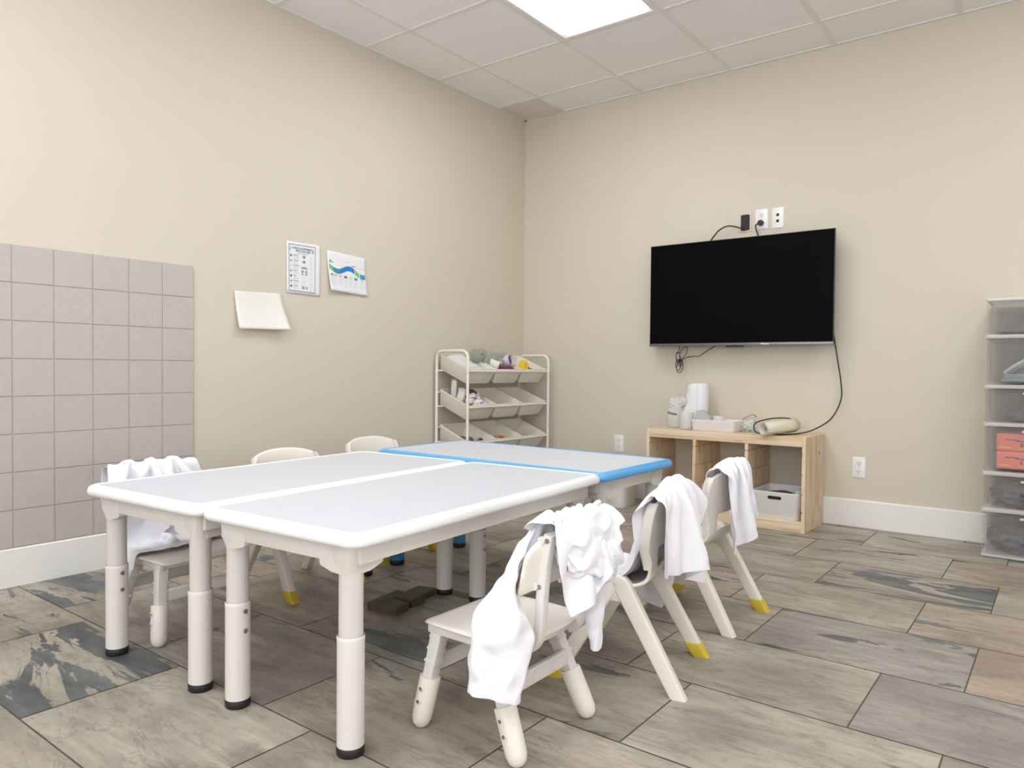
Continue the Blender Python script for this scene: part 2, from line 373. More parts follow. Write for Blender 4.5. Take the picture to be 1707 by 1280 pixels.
# floor: every porcelain tile is a quad with its own tone, laid in grout
r0, tw, tx0, tl = 0.476, 0.4112, 2.4726, 0.6104
bm = NB(); col = bm.loops.layers.float_color.new('tile')
box(bm, (-.12, RY - .12, -0.08), (RX + .12, .12, -0.0022), mi=1)
SPEC = {(2, 0): (.78, .35), (4, 0): (.46, .12), (5, 0): (.40, .5), (8, -3): (.80, .55), (7, -4): (.55, .5), (6, -2): (.55, .3), (5, -2): (.5, .3), (8, -2): (.0, .5), (3, 1): (.2, 1), (4, 1): (.2, 1), (2, -1): (.1, .5), (3, 0): (.1, .55), (6, 0): (.2, .5), (7, -1): (.2, .45), (8, -1): (.3, .3), (6, -1): (.2, .6), (4, -1): (.3, .45)}
g = 0.0022
for k in range(-1, 18):
    y1 = -(r0 + (k - 1) * tw); y0 = y1 - tw
    for n in range(-6, 8):
        x0 = tx0 + n * tl + (0.405 - tl if k % 2 else 0) * 1.0; x1 = x0 + tl
        a, b_, c_, d_ = max(x0 + g, 0), min(x1 - g, RX), max(y0 + g, RY), min(y1 - g, 0)
        if b_ - a < .01 or d_ - c_ < .01: continue
        rnd = random.Random(k * 131 + n * 17)
        nn = n - 1 if k % 2 else n     # id of the odd rows counts from the joint at 2.877
        dk, tone = SPEC.get((k, n), (rnd.choice([.0, .05, .1, .2, .3, .4]), rnd.choice([.15, .35, .5, .5, .6, .9])))
        v = [bm.verts.new(p) for p in ((a, c_, 0), (b_, c_, 0), (b_, d_, 0), (a, d_, 0))]
        f = bm.faces.new(v); f.material_index = 0
        rv = rnd.random()
        for l in f.loops: l[col] = (rv, dk, tone, 1)
struct('floor', bm, [SLATE, GROUT])

# ceiling: suspended tiles and T-bars
gx, gy, S = 0.3630, 0.3469, 0.6104
LP = [(1, 1), (5, 1), (1, 5), (5, 5), (1, 9), (5, 9)]         # lit bays (A index, B index), two cells deep
lit = set((i, j + q) for i, j in LP for q in (0, 1))
bm = NB()
xs = [0] + [gx + i * S for i in range(0, 10)] + [RX]; ys = [0] + [-(gy + j * S) for j in range(0, 12)] + [RY]
for i in range(len(xs) - 1):
    for j in range(len(ys) - 1):
        if (i - 1, j - 1) in lit or (i == 0 and j == 0): continue
        if xs[i + 1] - xs[i] < .05 or ys[j] - ys[j + 1] < .05: continue
        z0 = H + 0.004
        v = [bm.verts.new(p) for p in ((xs[i] + .010, ys[j] - .010, z0), (xs[i + 1] - .010, ys[j] - .010, z0), (xs[i + 1] - .010, ys[j + 1] + .010, z0), (xs[i] + .010, ys[j + 1] + .010, z0))]
        bm.faces.new(v)
box(bm, (-.12, RY - .12, H + .1), (RX + .12, .12, H + .16))
struct('ceiling', bm, CEIL)
bm = NB()
for x in xs[1:-1]: box(bm, (x - .012, RY, H - .001), (x + .012, 0, H + .012))
for y in ys[1:-1]: box(bm, (0, y - .012, H - .0012), (RX, y + .012, H + .0118))
box(bm, (0, RY, H - .002), (.022, 0, H + .012)); box(bm, (0, -.022, H - .002), (RX, 0, H + .012))
struct('trim_1', bm, TBAR)
GLOW = emit('lit_diffuser', (0.95, 0.98, 1.0), PANEL_STRENGTH)
def ceiling_light(i, j, label):
    x0 = gx + i * S; y1 = -(gy + j * S); x1 = x0 + S; y0 = y1 - 2 * S
    t = thing('ceiling_light', label, 'ceiling light', ((x0 + x1) / 2, (y0 + y1) / 2, H), 0, 'flush ceiling light panels')
    bm = NB(); w_, d_ = S - .026, 2 * S - .026
    f = .045
    stack(bm, [(w_, d_, .002, .03), (w_, d_, .002, -.003), (w_ - .012, d_ - .012, .002, -.006), (w_ - f, d_ - f, .002, -.004), (w_ - 2 * f + .01, d_ - 2 * f + .01, .002, .006), (w_ - 2 * f + .01, d_ - 2 * f + .01, .002, .03)], n=1, cap0=False, cap1=False)
    link('frame', bm, TBAR, t, smooth=False)
    bm = NB(); box(bm, (-w_ / 2 + f, -d_ / 2 + f, .001), (w_ / 2 - f, d_ / 2 - f, .008)); link('diffuser', bm, GLOW, t, smooth=False)
    return t
for q, (i, j) in enumerate(LP):
    if q == 0: ceiling_light(i, j, 'lit flush ceiling light panel at the top of the picture, above the tables')
    else: ceiling_light(i, j, 'lit flush ceiling light panel in the ceiling grid outside the picture')
# vent in the corner bay
t = thing('ceiling_vent', 'grey louvred return air vent in the ceiling corner', 'ceiling vent', (gx / 2 + .006, -gy / 2 - .006, H))
bm = NB(); w_, d_ = gx - .034, gy - .034
stack(bm, [(w_, d_, .002, .02), (w_, d_, .002, -.004), (w_ - .03, d_ - .03, .002, -.004), (w_ - .03, d_ - .03, .002, .02)], n=1, cap0=False, cap1=False); link('frame', bm, VENTM, t, smooth=False)
bm = NB()
for k in range(22):
    y = -d_ / 2 + .02 + k * (d_ - .04) / 21
    box(bm, (-w_ / 2 + .014, -.0068, -.0006), (w_ / 2 - .014, .0068, .0006), mtx=Matrix.Translation((0, y, .0)) @ Matrix.Rotation(R(-16), 4, 'X'))
link('louvres', bm, VENTM, t, smooth=False)
bm = NB(); box(bm, (-w_ / 2, -d_ / 2, .012), (w_ / 2, d_ / 2, .016)); link('backing', bm, VENTM, t, smooth=False)

# ------------------------------------------------------------------ felt wall panel
bm = NB(); cs = 0.1487; top = 1.342; pr = -2.623; rows = 8; cols = 16; gdep = .004; gw = .003
zb = top - rows * cs
box(bm, (0.0002, pr - cols * cs, zb), (0.008, pr, top))
for i in range(cols):
    for j in range(rows):
        y1 = pr - i * cs; z1 = top - j * cs
        rg = []
        for ins, x in ((gw * .3, .008), (gw, .012)):
            rg.append([Vector((x, y1 - ins, z1 - ins)), Vector((x, y1 - cs + ins, z1 - ins)), Vector((x, y1 - cs + ins, z1 - cs + ins)), Vector((x, y1 - ins, z1 - cs + ins))])
        ring_loft(bm, rg, cap0=False)
tag(link('wall_panel', bm, FELT, smooth=False), 'grey felt panel with square grooves on the left wall above the baseboard', 'wall panel')

# ------------------------------------------------------------------ tables
TH = 0.516; TW = 0.568; TL = 1.165; IU, IV = 0.078, 0.064
def make_table(name, label, rim_m, sleeve_m, corner, th, W=TW):
    """corner = world xy of the right near corner; long side runs along local +y"""
    t = thing(name, label, 'table', (corner[0], corner[1], 0), th, None)
    cx, cy = -W / 2, TL / 2
    bm = NB(); r = .04
    def ly(ins, z, rr_=None): return (W - 2 * ins, TL - 2 * ins, max(.012, r - ins * .7) if rr_ is None else rr_, z, cx, cy)
    V = stack(bm, [ly(.016, TH - .034), ly(.006, TH - .032), ly(.001, TH - .026), ly(0, TH - .019), ly(.002, TH - .010), ly(.008, TH - .0035), ly(.016, TH - .0005), ly(.022, TH), ly(.026, TH - .0012), ly(.028, TH - .003), ly(.028, TH - .02)], n=6, cap0=False, cap1=False)
    link('rim', bm, rim_m, t, ang=60)
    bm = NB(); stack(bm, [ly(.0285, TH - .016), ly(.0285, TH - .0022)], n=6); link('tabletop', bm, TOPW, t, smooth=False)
    bm = NB(); stack(bm, [ly(.02, TH - .033), ly(.02, TH - .020)], n=6)
    for (a, b_) in (((-W + .05, .034), (-.05, .052)), ((-W + .05, TL - .052), (-.05, TL - .034)), ((-W + .034, .05), (-W + .052, TL - .05)), ((-.052, .05), (-.034, TL - .05))):
        box(bm, (a[0], a[1], TH - .078), (b_[0], b_[1], TH - .03), .003)
    link('apron', bm, LEGW, t)
    for sx in (0, 1):
        for sy in (0, 1):
            x = -IU if sx else -W + IU; y = IV if not sy else TL - IV
            ox, oy = (1 if sx else -1), (-1 if not sy else 1)
            bm = NB()
            n = 7
            def rg(w_, rr_, z, dx=0, dy=0): return [Vector((x + dx + a, y + dy + b_, z)) for a, b_ in rrect(w_, w_, rr_, n)]
            # round upper tube flaring into the square corner socket
            ring_loft(bm, [rg(.0555, .0277, .20), rg(.0555, .0277, TH - .105), rg(.058, .026, TH - .098), rg(.066, .02, TH - .075), rg(.070, .018, TH - .033)])
            # gussets running along both aprons
            for ax in (0, 1):
                s_ = -ox if ax == 0 else -oy
                pl = [(0, TH - .102), (s_ * .030, TH - .100), (s_ * .042, TH - .097), (s_ * .066, TH - .090), (s_ * .070, TH - .086), (s_ * .070, TH - .04), (0, TH - .04)]
                if ax == 0: prism(bm, [(x + a, z) for a, z in pl], 1, y + oy * .018 - .013, y + oy * .018 + .013)
                else: prism(bm, [(y + a, z) for a, z in pl], 0, x + ox * .018 - .013, x + ox * .018 + .013)
            lg = link('leg', bm, LEGW, t, ang=40)
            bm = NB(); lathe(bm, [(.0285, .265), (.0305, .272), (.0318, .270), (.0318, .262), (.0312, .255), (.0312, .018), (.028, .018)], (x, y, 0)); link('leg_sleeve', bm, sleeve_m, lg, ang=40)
            bm = NB(); lathe(bm, [(.029, 0), (.0318, .004), (.0322, .021), (.030, .023)], (x, y, 0)); link('foot', bm, BLACK, lg, ang=50)
            for z in (.20, .25):
                bm = NB(); cyl(bm, (x - ox * .030, y, z), (x - ox * .0335, y, z), .0062, n=12); link('rivet', bm, METAL, lg)
    return t
make_table('activity_table', 'white rimmed table nearest the camera and the nearest chair', WHITE, SLEEVE, (2.098, -3.424), R(3.5))
make_table('activity_table', 'white rimmed table on the left, between the near table and the left chairs', WHITE, SLEEVE, (1.522, -3.458), R(3.3), TW + .018)
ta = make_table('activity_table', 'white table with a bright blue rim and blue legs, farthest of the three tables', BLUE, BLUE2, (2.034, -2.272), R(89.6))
ta.location = (2.034, -2.268 + TW, 0); ta.rotation_euler = (0, 0, R(89.6))

# ------------------------------------------------------------------ chairs
def make_molded(label, loc, rz, boots, group='moulded plastic chairs around the tables'):
    """front faces local +x. boots: set of leg keys wearing a yellow boot: (front, side)"""
    t = thing('stacking_chair', label, 'chair', (loc[0], loc[1], 0), rz, group)
    # one shell: seat curving up into a backrest with a hand slot between
    prof = [(.172, .250), (.176, .262), (.165, .271), (.12, .270), (.06, .264), (.0, .262), (-.04, .266), (-.068, .279), (-.086, .300), (-.096, .325), (-.101, .348), (-.105, .378), (-.110, .41), (-.116, .45), (-.122, .49), (-.128, .520), (-.133, .540)]
    n = 20; bm = NB(); G = []
    hw = [.140, .146, .150, .152, .152, .150, .148, .146, .140, .132, .130, .138, .148, .153, .155, .152, .146]
    for i, (x, z) in enumerate(prof):
        row = []
        for j in range(n + 1):
            s = -1 + 2 * j / n; y = s * hw[i]
            k = max(0, min(1, (z - .30) / .08)) if i > 7 else 0
            dx = k * .026 * s * s * 1.0                       # the back wraps forward at its edges
            dz = 0
            if i <= 7: dz = .006 * s * s + (.010 * max(0, abs(s) - .85) / .15 if 2 < i < 7 else 0)
            if i >= 14: dz = (i - 13) / 3 * (-.026 * abs(s) ** 2.6)
            row.append(bm.verts.new((x + dx, y, z + dz)))
        G.append(row)
    for i in range(len(prof) - 1):
        for j in range(n):
            if i in (9, 10) and 4 <= j <= 15: continue         # hand slot
            bm.faces.new((G[i][j], G[i][j + 1], G[i + 1][j + 1], G[i + 1][j]))
    sh = link('shell', bm, CREAM, t, ang=80)
    md = sh.modifiers.new('thick', 'SOLIDIFY'); md.thickness = .012; md.offset = 0
    md = sh.modifiers.new('soft', 'SUBSURF'); md.levels = 1; md.render_levels = 1
    # thick side flanges of the backrest
    for s in (-1, 1):
        bm = NB(); rings = []
        for i in range(9, len(prof)):
            x, z = prof[i]; k = max(0, min(1, (z - .30) / .08)); dz = (i - 13) / 3 * -.026 if i >= 14 else 0
            c = Vector((x + k * .026 + .006, s * (hw[i] - .004), z + dz - .001))
            f = 1 - .25 * (i == 9)
            rings.append([c + Vector((a * f, b_, 0)) for a, b_ in rrect(.030, .012, .005, 3)])
        ring_loft(bm, rings)
        link('back_flange', bm, CREAM, t, ang=50)
    for front in (0, 1):
        for s in (-1, 1):
            apex = Vector((.012 if front else -.012, s * .148, .288)); foot = Vector((.172 if front else -.178, s * .163, 0))
            bm = NB()
            d = (foot - apex).normalized(); side = Vector((0, 1, 0))
            cut = foot
            n_ = Vector((d.z, 0, -d.x)) * (1 if front else -1)
            # box-section leg with a flat slanted sole
            def ring(c, a, b_, flatz=None):
                out = []
                for x, y in rrect(a, b_, .006, 3):
                    p = c + Vector((x, y, 0)); out.append(p)
                return out
            rings = []
            if front: rings.append([Vector((p.x, p.y, p.z)) for p in ring(apex + Vector((-.016, 0, -.002)), .02, .026)])
            rings += [ring(apex + (foot - apex) * q,   .054 - .010 * q, .032 - .002 * q) for q in (0.0, .1, .35, .7, 1.0)]
            if not front:
                pass
            ring_loft(bm, rings)
            if front:   # rounded bridge over the top of the inverted V
                rings = []
                for q in range(7):
                    a = math.pi * q / 6
                    rings.append([Vector((math.cos(a) * .036, s * .148 + y, .262 + math.sin(a) * .036 + x * 0)) + Vector((math.cos(a), 0, math.sin(a))) * x for x, y in rrect(.026, .030, .006, 3)])
                ring_loft(bm, rings)
                box(bm, (-.02, s * .148 - .014, .235), (.02, s * .148 + .014, .285), .004)
            lg = link('leg', bm, CREAM, t, ang=45)
            if (front, s) in boots:
                bm = NB(); q0 = .86
                ring_loft(bm, [ring(apex + (foot - apex) * q0, .047, .036), ring(apex + (foot - apex) * (q0 + .01), .049, .038), ring(apex + (foot - apex) * .97, .048, .038), ring(apex + (foot - apex) * 1.0 + Vector((.004 if front else -.004, 0, 0)), .046, .036)])
                link('foot_boot', bm, YELLOW, lg, ang=45)['label'] = 'yellow rubber boot'
    return t
def make_adjustable(label, loc, rz):
    t = thing('adjustable_chair', label, 'chair', (loc[0], loc[1], 0), rz, 'height adjustable plastic chairs')
    # seat
    bm = NB(); nx, ny = 14, 12; G = []
    for i in range(nx + 1):
        u = i / nx; x = .158 - .315 * u
        hw = .150 + .008 * math.sin(u * math.pi) - .03 * max(0, u - .75) / .25
        if u < .1: hw -= .02 * (1 - u / .1)
        row = []
        for j in range(ny + 1):
            s = -1 + 2 * j / ny
            z = .266 - .006 * math.sin(u * math.pi) * (1 - s * s) - .012 * max(0, (.12 - u) / .12) ** 2 + .004 * max(0, u - .8) / .2
            row.append(bm.verts.new((x - .012 * max(0, (u - .8) / .2) * 0 + .012 * (u > .9) * s * s, s * hw, z)))
        G.append(row)
    for i in range(nx):
        for j in range(ny): bm.faces.new((G[i][j], G[i][j + 1], G[i + 1][j + 1], G[i + 1][j]))
    o = link('seat', bm, CREAM, t, ang=80); md = o.modifiers.new('s', 'SOLIDIFY'); md.thickness = .010; md = o.modifiers.new('b', 'SUBSURF'); md.levels = 1; md.render_levels = 1
    bm = NB()
    for s in (-1, 1): box(bm, (-.11, s * .128 - .009, .232), (.135, s * .128 + .009, .258), .003)
    for x in (-.115, .118): box(bm, (x - .009, -.135, .232), (x + .009, .135, .258), .003)
    link('seat_frame', bm, STRUT, t)
    # backrest pad
    bm = NB(); n = 16; m_ = 9; G = []
    for i in range(m_ + 1):
        v = i / m_; row = []
        for j in range(n + 1):
            s = -1 + 2 * j / n
            hw = .150 * (1 - .22 * max(0, (v - .72) / .28) ** 2)
            z0 = .374 + .022 * (1 - s * s) * 1.0; z1 = .522 - .028 * abs(s) ** 3
            z = z0 + (z1 - z0) * v
            row.append(bm.verts.new((-.178 + .034 * s * s - .026 * v, s * hw, z)))
        G.append(row)
    for i in range(m_):
        for j in range(n): bm.faces.new((G[i][j], G[i][j + 1], G[i + 1][j + 1], G[i + 1][j]))
    o = link('backrest', bm, CREAM, t, ang=80); md = o.modifiers.new('s', 'SOLIDIFY'); md.thickness = .012; md.offset = 0; md = o.modifiers.new('b', 'SUBSURF'); md.levels = 1; md.render_levels = 1
    for s in (-1, 1):
        bm = NB(); y = s * .098
        path = cat([(-.125, y, .236), (-.160, y, .262), (-.172, y, .30), (-.178, y, .38), (-.186, y, .45), (-.198, y, .512)], 5)
        rings = []
        for i, p in enumerate(path):
            d = (path[min(i + 1, len(path) - 1)] - path[max(i - 1, 0)]).normalized(); nn = Vector((d.z, 0, -d.x))
            rings.append([p + nn * a + Vector((0, b_, 0)) for a, b_ in rrect(.022, .026, .005, 3)])
        ring_loft(bm, rings)
        for z, x in ((.395, -.166), (.50, -.184)): cyl(bm, (x, y - .018, z), (x, y + .018, z), .009, n=12)
        st = link('back_strut', bm, STRUT, t, ang=45)
        for z, x in ((.395, -.175), (.50, -.196)):
            bm = NB(); cyl(bm, (x - .002, y + s * .0125, z), (x - .002, y + s * .0150, z), .006, n=10); link('bolt', bm, METAL, st)
    for front in (0, 1):
        for s in (-1, 1):
            foot = Vector((.145 if front else -.145, s * .145, .024)); topp = Vector((.108 if front else -.045, s * .118, .245))
            d = (topp - foot).normalized(); bm = NB()
            mid = foot + d * .105
            beam(bm, mid - d * .01, topp, (.028, .030), (.034, .034), (0, 1, 0), .003)
            for q in (.3, .55, .8):
                p = mid + (topp - mid) * q; beam(bm, p - d * .003, p + d * .003, (.036, .036), (.036, .036), (0, 1, 0), .003)
            lg = link('leg', bm, STRUT, t, ang=40)
            bm = NB()
            prof = [(.004, -.024), (.012, -.022), (.020, -.014), (.0245, 0), (.0255, .03), (.0262, .100), (.0250, .103), (.022, .103)]
            rings = [circ(foot + d * z if z > 0 else foot + Vector((0, 0, z)), r, d if z > 0 else Vector((0, 0, 1)), 20) for r, z in prof]
            # keep the ring frames consistent
            ref = (Vector((0, 1, 0)) - d * d.y).normalized(); bi = d.cross(ref)
            rings = [[foot + d * z + (ref * math.cos(2 * math.pi * k / 20) + bi * math.sin(2 * math.pi * k / 20)) * r for k in range(20)] for r, z in prof]
            ring_loft(bm, rings); link('leg_sleeve', bm, CREAM, lg, ang=45)
            for q in (.048, .080):
                p = foot + d * q; o_ = Vector((1 if front else 1, 0, 0)); o_ = Vector((0, s, 0))
                bm = NB(); cyl(bm, p + o_ * .024, p + o_ * .0285, .0085, n=14, rounded=.001); link('bolt_collar', bm, CREAM, lg)
                bm = NB(); cyl(bm, p + o_ * .026, p + o_ * .0292, .0048, n=10); link('bolt', bm, METAL, lg)
    for x, z in ((.128, .152), (-.100, .152)):
        bm = NB(); box(bm, (x - .007, -.120, z - .020), (x + .007, .120, z + .020), .003)
        for yy in (-.075, 0, .075):
            ring_loft(bm, [[Vector((x + q * .0085, yy + a, z + b_)) for a, b_ in rrect(.06, .024, .008, 4)] for q in (-1, 1)])
        link('stretcher', bm, STRUT, t)
    return t
CH1 = ((2.200, -3.030), R(180)); CH2 = ((2.275, -2.525), R(180 + 13)); CH3 = ((2.240, -1.945), R(180)); CH4 = ((0.915, -3.175), 0.0); CH5 = ((.845, -2.635), 0.0); CH6 = ((.715, -2.055), 0.0)
make_adjustable('height adjustable cream chair nearest the camera, gown bunched over its back', *CH1)
make_adjustable('height adjustable cream chair in front of the felt panel, gown over its seat', *CH4)
make_molded('cream moulded chair behind the nearest chair, gown flowing over seat and back', *CH2, {(1, -1), (1, 1), (0, -1)})
make_molded('cream moulded chair right of the blue rimmed table, closest to the pine shelf', *CH3, {(1, -1), (1, 1), (0, -1)})
make_molded('empty cream moulded chair behind the left table, nearer the blank paper', *CH5, {(1, -1), (1, 1)})
make_molded('empty cream moulded chair behind the tables, nearest the toy bin rack', *CH6, {(1, -1), (1, 1)})

# ------------------------------------------------------------------ cloth gowns: a small particle drape over the chair shapes
def solve_cloth(P, quads, cons, boxes, steps=260, iters=12, thick=.006, pins=(), seed=1, noise=.0006, damp=.985, fric=.55):
    """P (n,3); cons list of (i array, j array, rest array, stiffness) with disjoint pairs; boxes (centre, rot3x3, half)"""
    P = P.copy(); Q = P.copy(); rng = np.random.RandomState(seed); g_ = np.array([0, 0, -1.6e-4])
    wt = np.ones(len(P)); wt[list(pins)] = 0; pinpos = P[list(pins)].copy() if len(pins) else None
    for st in range(steps):
        V = (P - Q) * damp; Q = P.copy()
        sp_ = np.linalg.norm(V, axis=1, keepdims=True); V *= np.minimum(1, .012 / np.maximum(sp_, 1e-9))
        P = P + (V + g_) * wt[:, None]
        if st < 40: P += rng.normal(0, noise, P.shape) * wt[:, None]
        for it in range(iters):
            for i, j, r, k in cons:
                d = P[j] - P[i]; L_ = np.linalg.norm(d, axis=1); wi, wj = wt[i], wt[j]; s = wi + wj; s[s == 0] = 1
                c_ = (k * (L_ - r) / np.maximum(L_, 1e-9) / s)[:, None] * d
                P[i] += c_ * wi[:, None]; P[j] -= c_ * wj[:, None]
            if it % 3 == 2 or it == iters - 1:
                for (c0, Rm, h) in boxes:
                    q = (P - c0) @ Rm; a = np.abs(q) - h
                    out = np.maximum(a, 0); dist = np.linalg.norm(out, axis=1); ins = (a.max(1) < 0)
                    m1 = (~ins) & (dist < thick)
                    if m1.any():
                        dirn = out[m1] * np.sign(q[m1]) / np.maximum(dist[m1], 1e-9)[:, None]
                        q[m1] += dirn * (thick - dist[m1])[:, None]
                    if ins.any():
                        idx = np.where(ins)[0]; ax = a[idx].argmax(1)
                        q[idx, ax] = np.sign(q[idx, ax] + 1e-12) * (h[ax] + thick)
                    mm = m1 | ins
                    if mm.any():
                        newp = q[mm] @ Rm.T + c0
                        P[mm] = newp
                        if it == iters - 1: Q[mm] = P[mm] * fric + Q[mm] * (1 - fric) if fric < 1 else P[mm]
                low = P[:, 2] < thick
                P[low, 2] = thick
        if pinpos is not None: P[list(pins)] = pinpos
    return P
def grid_cons(nu, nv, restf, wrap=False, bend=.25):
    idx = np.arange(nu * nv).reshape(nu, nv); out = []
    def add(A, B, k, mask_fn=None):
        A = A.ravel(); B = B.ravel(); out.append((A, B, restf(A, B), k))
    def split(step_u, step_v, k):
        for par in (0, 1):
            if step_u and not step_v:
                us = [u for u in range(nu - step_u) if (u // step_u) % 2 == par]
                if us: add(idx[us, :], idx[[u + step_u for u in us], :], k)
            elif step_v and not step_u:
                if wrap:
                    vs_ = [v for v in range(nv) if (v // step_v) % 2 == par]; add(idx[:, vs_], idx[:, [(v + step_v) % nv for v in vs_]], k)
                else:
                    vs_ = [v for v in range(nv - step_v) if (v // step_v) % 2 == par]; add(idx[:, vs_], idx[:, [v + step_v for v in vs_]], k)
            else:
                us = [u for u in range(nu - 1) if u % 2 == par]
                if wrap: vs_ = list(range(nv)); v2 = [(v + 1) % nv for v in vs_]
                else: vs_ = list(range(nv - 1)); v2 = [v + 1 for v in vs_]
                ui = [u + 1 for u in us]
                add(idx[np.ix_(us, vs_)], idx[np.ix_(ui, v2)], k); add(idx[np.ix_(ui, vs_)], idx[np.ix_(us, v2)], k)
    split(1, 0, 1.0); split(0, 1, 1.0); split(1, 1, .5); split(2, 0, bend); split(0, 2, bend)
    return idx, out
def boxc(c, half, ry=0.0):
    Rm = np.array([[math.cos(ry), 0, math.sin(ry)], [0, 1, 0], [-math.sin(ry), 0, math.cos(ry)]])
    return (np.array(c, float), Rm, np.array(half, float))
COLL_M = [boxc((.045, 0, .245), (.132, .156, .028)), boxc((-.088, 0, .30), (.018, .140, .035)), boxc((-.108, 0, .43), (.018, .157, .100), R(-7))]
COLL_M += [boxc((-.10, s * .155, .14), (.018, .018, .165), R(29)) for s in (-1, 1)]
COLL_A = [boxc((.0, 0, .252), (.158, .158, .016)), boxc((-.178, 0, .45), (.022, .152, .078), R(-8)), boxc((-.175, 0, .34), (.012, .115, .10), R(-3))]
COLL_A += [boxc((-.11, s * .135, .12), (.026, .026, .125), R(22)) for s in (-1, 1)]
from mathutils import noise as mn
def cloth_obj(name, P, nu, nv, parent=None, wrap=False, mats=None, loc=None, rz=None, amp=.0035):
    # fine creases pressed into the settled sheet, running mostly downwards
    G = P.reshape(nu, nv, 3); du = np.gradient(G, axis=0); dv = (np.roll(G, -1, 1) - np.roll(G, 1, 1)) / 2 if wrap else np.gradient(G, axis=1)
    Nn = np.cross(du, dv); Nn /= np.maximum(np.linalg.norm(Nn, axis=2, keepdims=True), 1e-9)
    off = np.zeros((nu, nv))
    for a_ in range(nu):
        for b_ in range(nv):
            p = Vector(G[a_, b_]); f_ = 24 if wrap else 16; q = Vector((p.x * f_ + p.z * 5, p.y * f_ + p.z * 3.5, p.z * 7)); d = mn.noise(q)
            q2 = q * 2.1 + Vector((4, 2, 7)); d2 = mn.noise(q2)
            off[a_, b_] = amp * (.9 - math.sqrt(d * d + .002) * 3.2) + amp * .4 * (.9 - abs(d2) * 3)
    P = (G + Nn * off[..., None]).reshape(-1, 3)
    bm = NB(); V = [bm.verts.new(p) for p in P]
    for u in range(nu - 1):
        for v in range(nv if wrap else nv - 1):
            v2 = (v + 1) % nv
            bm.faces.new((V[u * nv + v], V[u * nv + v2], V[(u + 1) * nv + v2], V[(u + 1) * nv + v]))
    o = link(name, bm, mats or CLOTH, parent, ang=180)
    if loc is not None: o.location = (loc[0], loc[1], 0); o.rotation_euler = (0, 0, rz)
    md = o.modifiers.new('t', 'SOLIDIFY'); md.thickness = .0018; md.offset = 1
    md = o.modifiers.new('s', 'SUBSURF'); md.levels = 1; md.render_levels = 2
    return o
def path_eval(pl, s):
    """pl: list of (arc s, x, z) with s increasing; returns x,z"""
    S_ = [p[0] for p in pl]; return np.interp(s, S_, [p[1] for p in pl]), np.interp(s, S_, [p[2] for p in pl])
def mkpath(pts, top_i):
    s = [0.0]
    for a, b_ in zip(pts[:-1], pts[1:]): s.append(s[-1] + math.dist(a, b_))
    return [(q - s[top_i], p[0], p[1]) for q, p in zip(s, pts)]
def drape(size, gather, phi, s_off, y_off, pl, coll, n=(40, 46), fold=.016, nf=4.5, seed=1, steps=240, fan=0.0, **k):
    nu, nv = n; W_, L_ = size
    a = np.linspace(-W_ / 2, W_ / 2, nu)[:, None] * np.ones((1, nv)); b_ = np.ones((nu, 1)) * np.linspace(-L_ / 2, L_ / 2, nv)[None, :]
    c_, s_ = math.cos(phi), math.sin(phi); A = a * c_ - b_ * s_; B = a * s_ + b_ * c_ + s_off
    x, z = path_eval(pl, B)
    gl = gather + fan * np.clip(np.abs(B) / .25, 0, 1)
    y = A * gl + y_off
    wv = np.sin(A / W_ * nf * 2 * math.pi + seed + B * 5) * fold
    # push folds outward from the chair back (normal of the path)
    e = 1e-3; x2, z2 = path_eval(pl, B + e); tx_, tz_ = x2 - x, z2 - z; ln = np.sqrt(tx_ ** 2 + tz_ ** 2) + 1e-9
    z = z - .026 * np.clip(np.abs(y) / .15, 0, 1.3) ** 2.2 * np.clip(1 - np.abs(B) / .14, 0, 1)
    nx_, nz_ = tz_ / ln, -tx_ / ln     # points away from the support
    wv = (wv + fold * 1.05) * np.clip(.22 + np.abs(B) / .07, 0, 1)
    P = np.stack([x - nx_ * -wv, y, z + nz_ * wv], -1).reshape(-1, 3)
    ru, rv = W_ / (nu - 1), L_ / (nv - 1)
    U = np.repeat(np.arange(nu), nv); Vv = np.tile(np.arange(nv), nu)
    restf = lambda I, J: np.hypot((U[I] - U[J]) * ru, (Vv[I] - Vv[J]) * rv)
    idx, cons = grid_cons(nu, nv, restf)
    pins = np.where(np.abs(B.ravel()) < .008)[0]
    P = solve_cloth(P, None, cons, coll, steps=steps, seed=seed, pins=pins, **k)
    return P, nu, nv
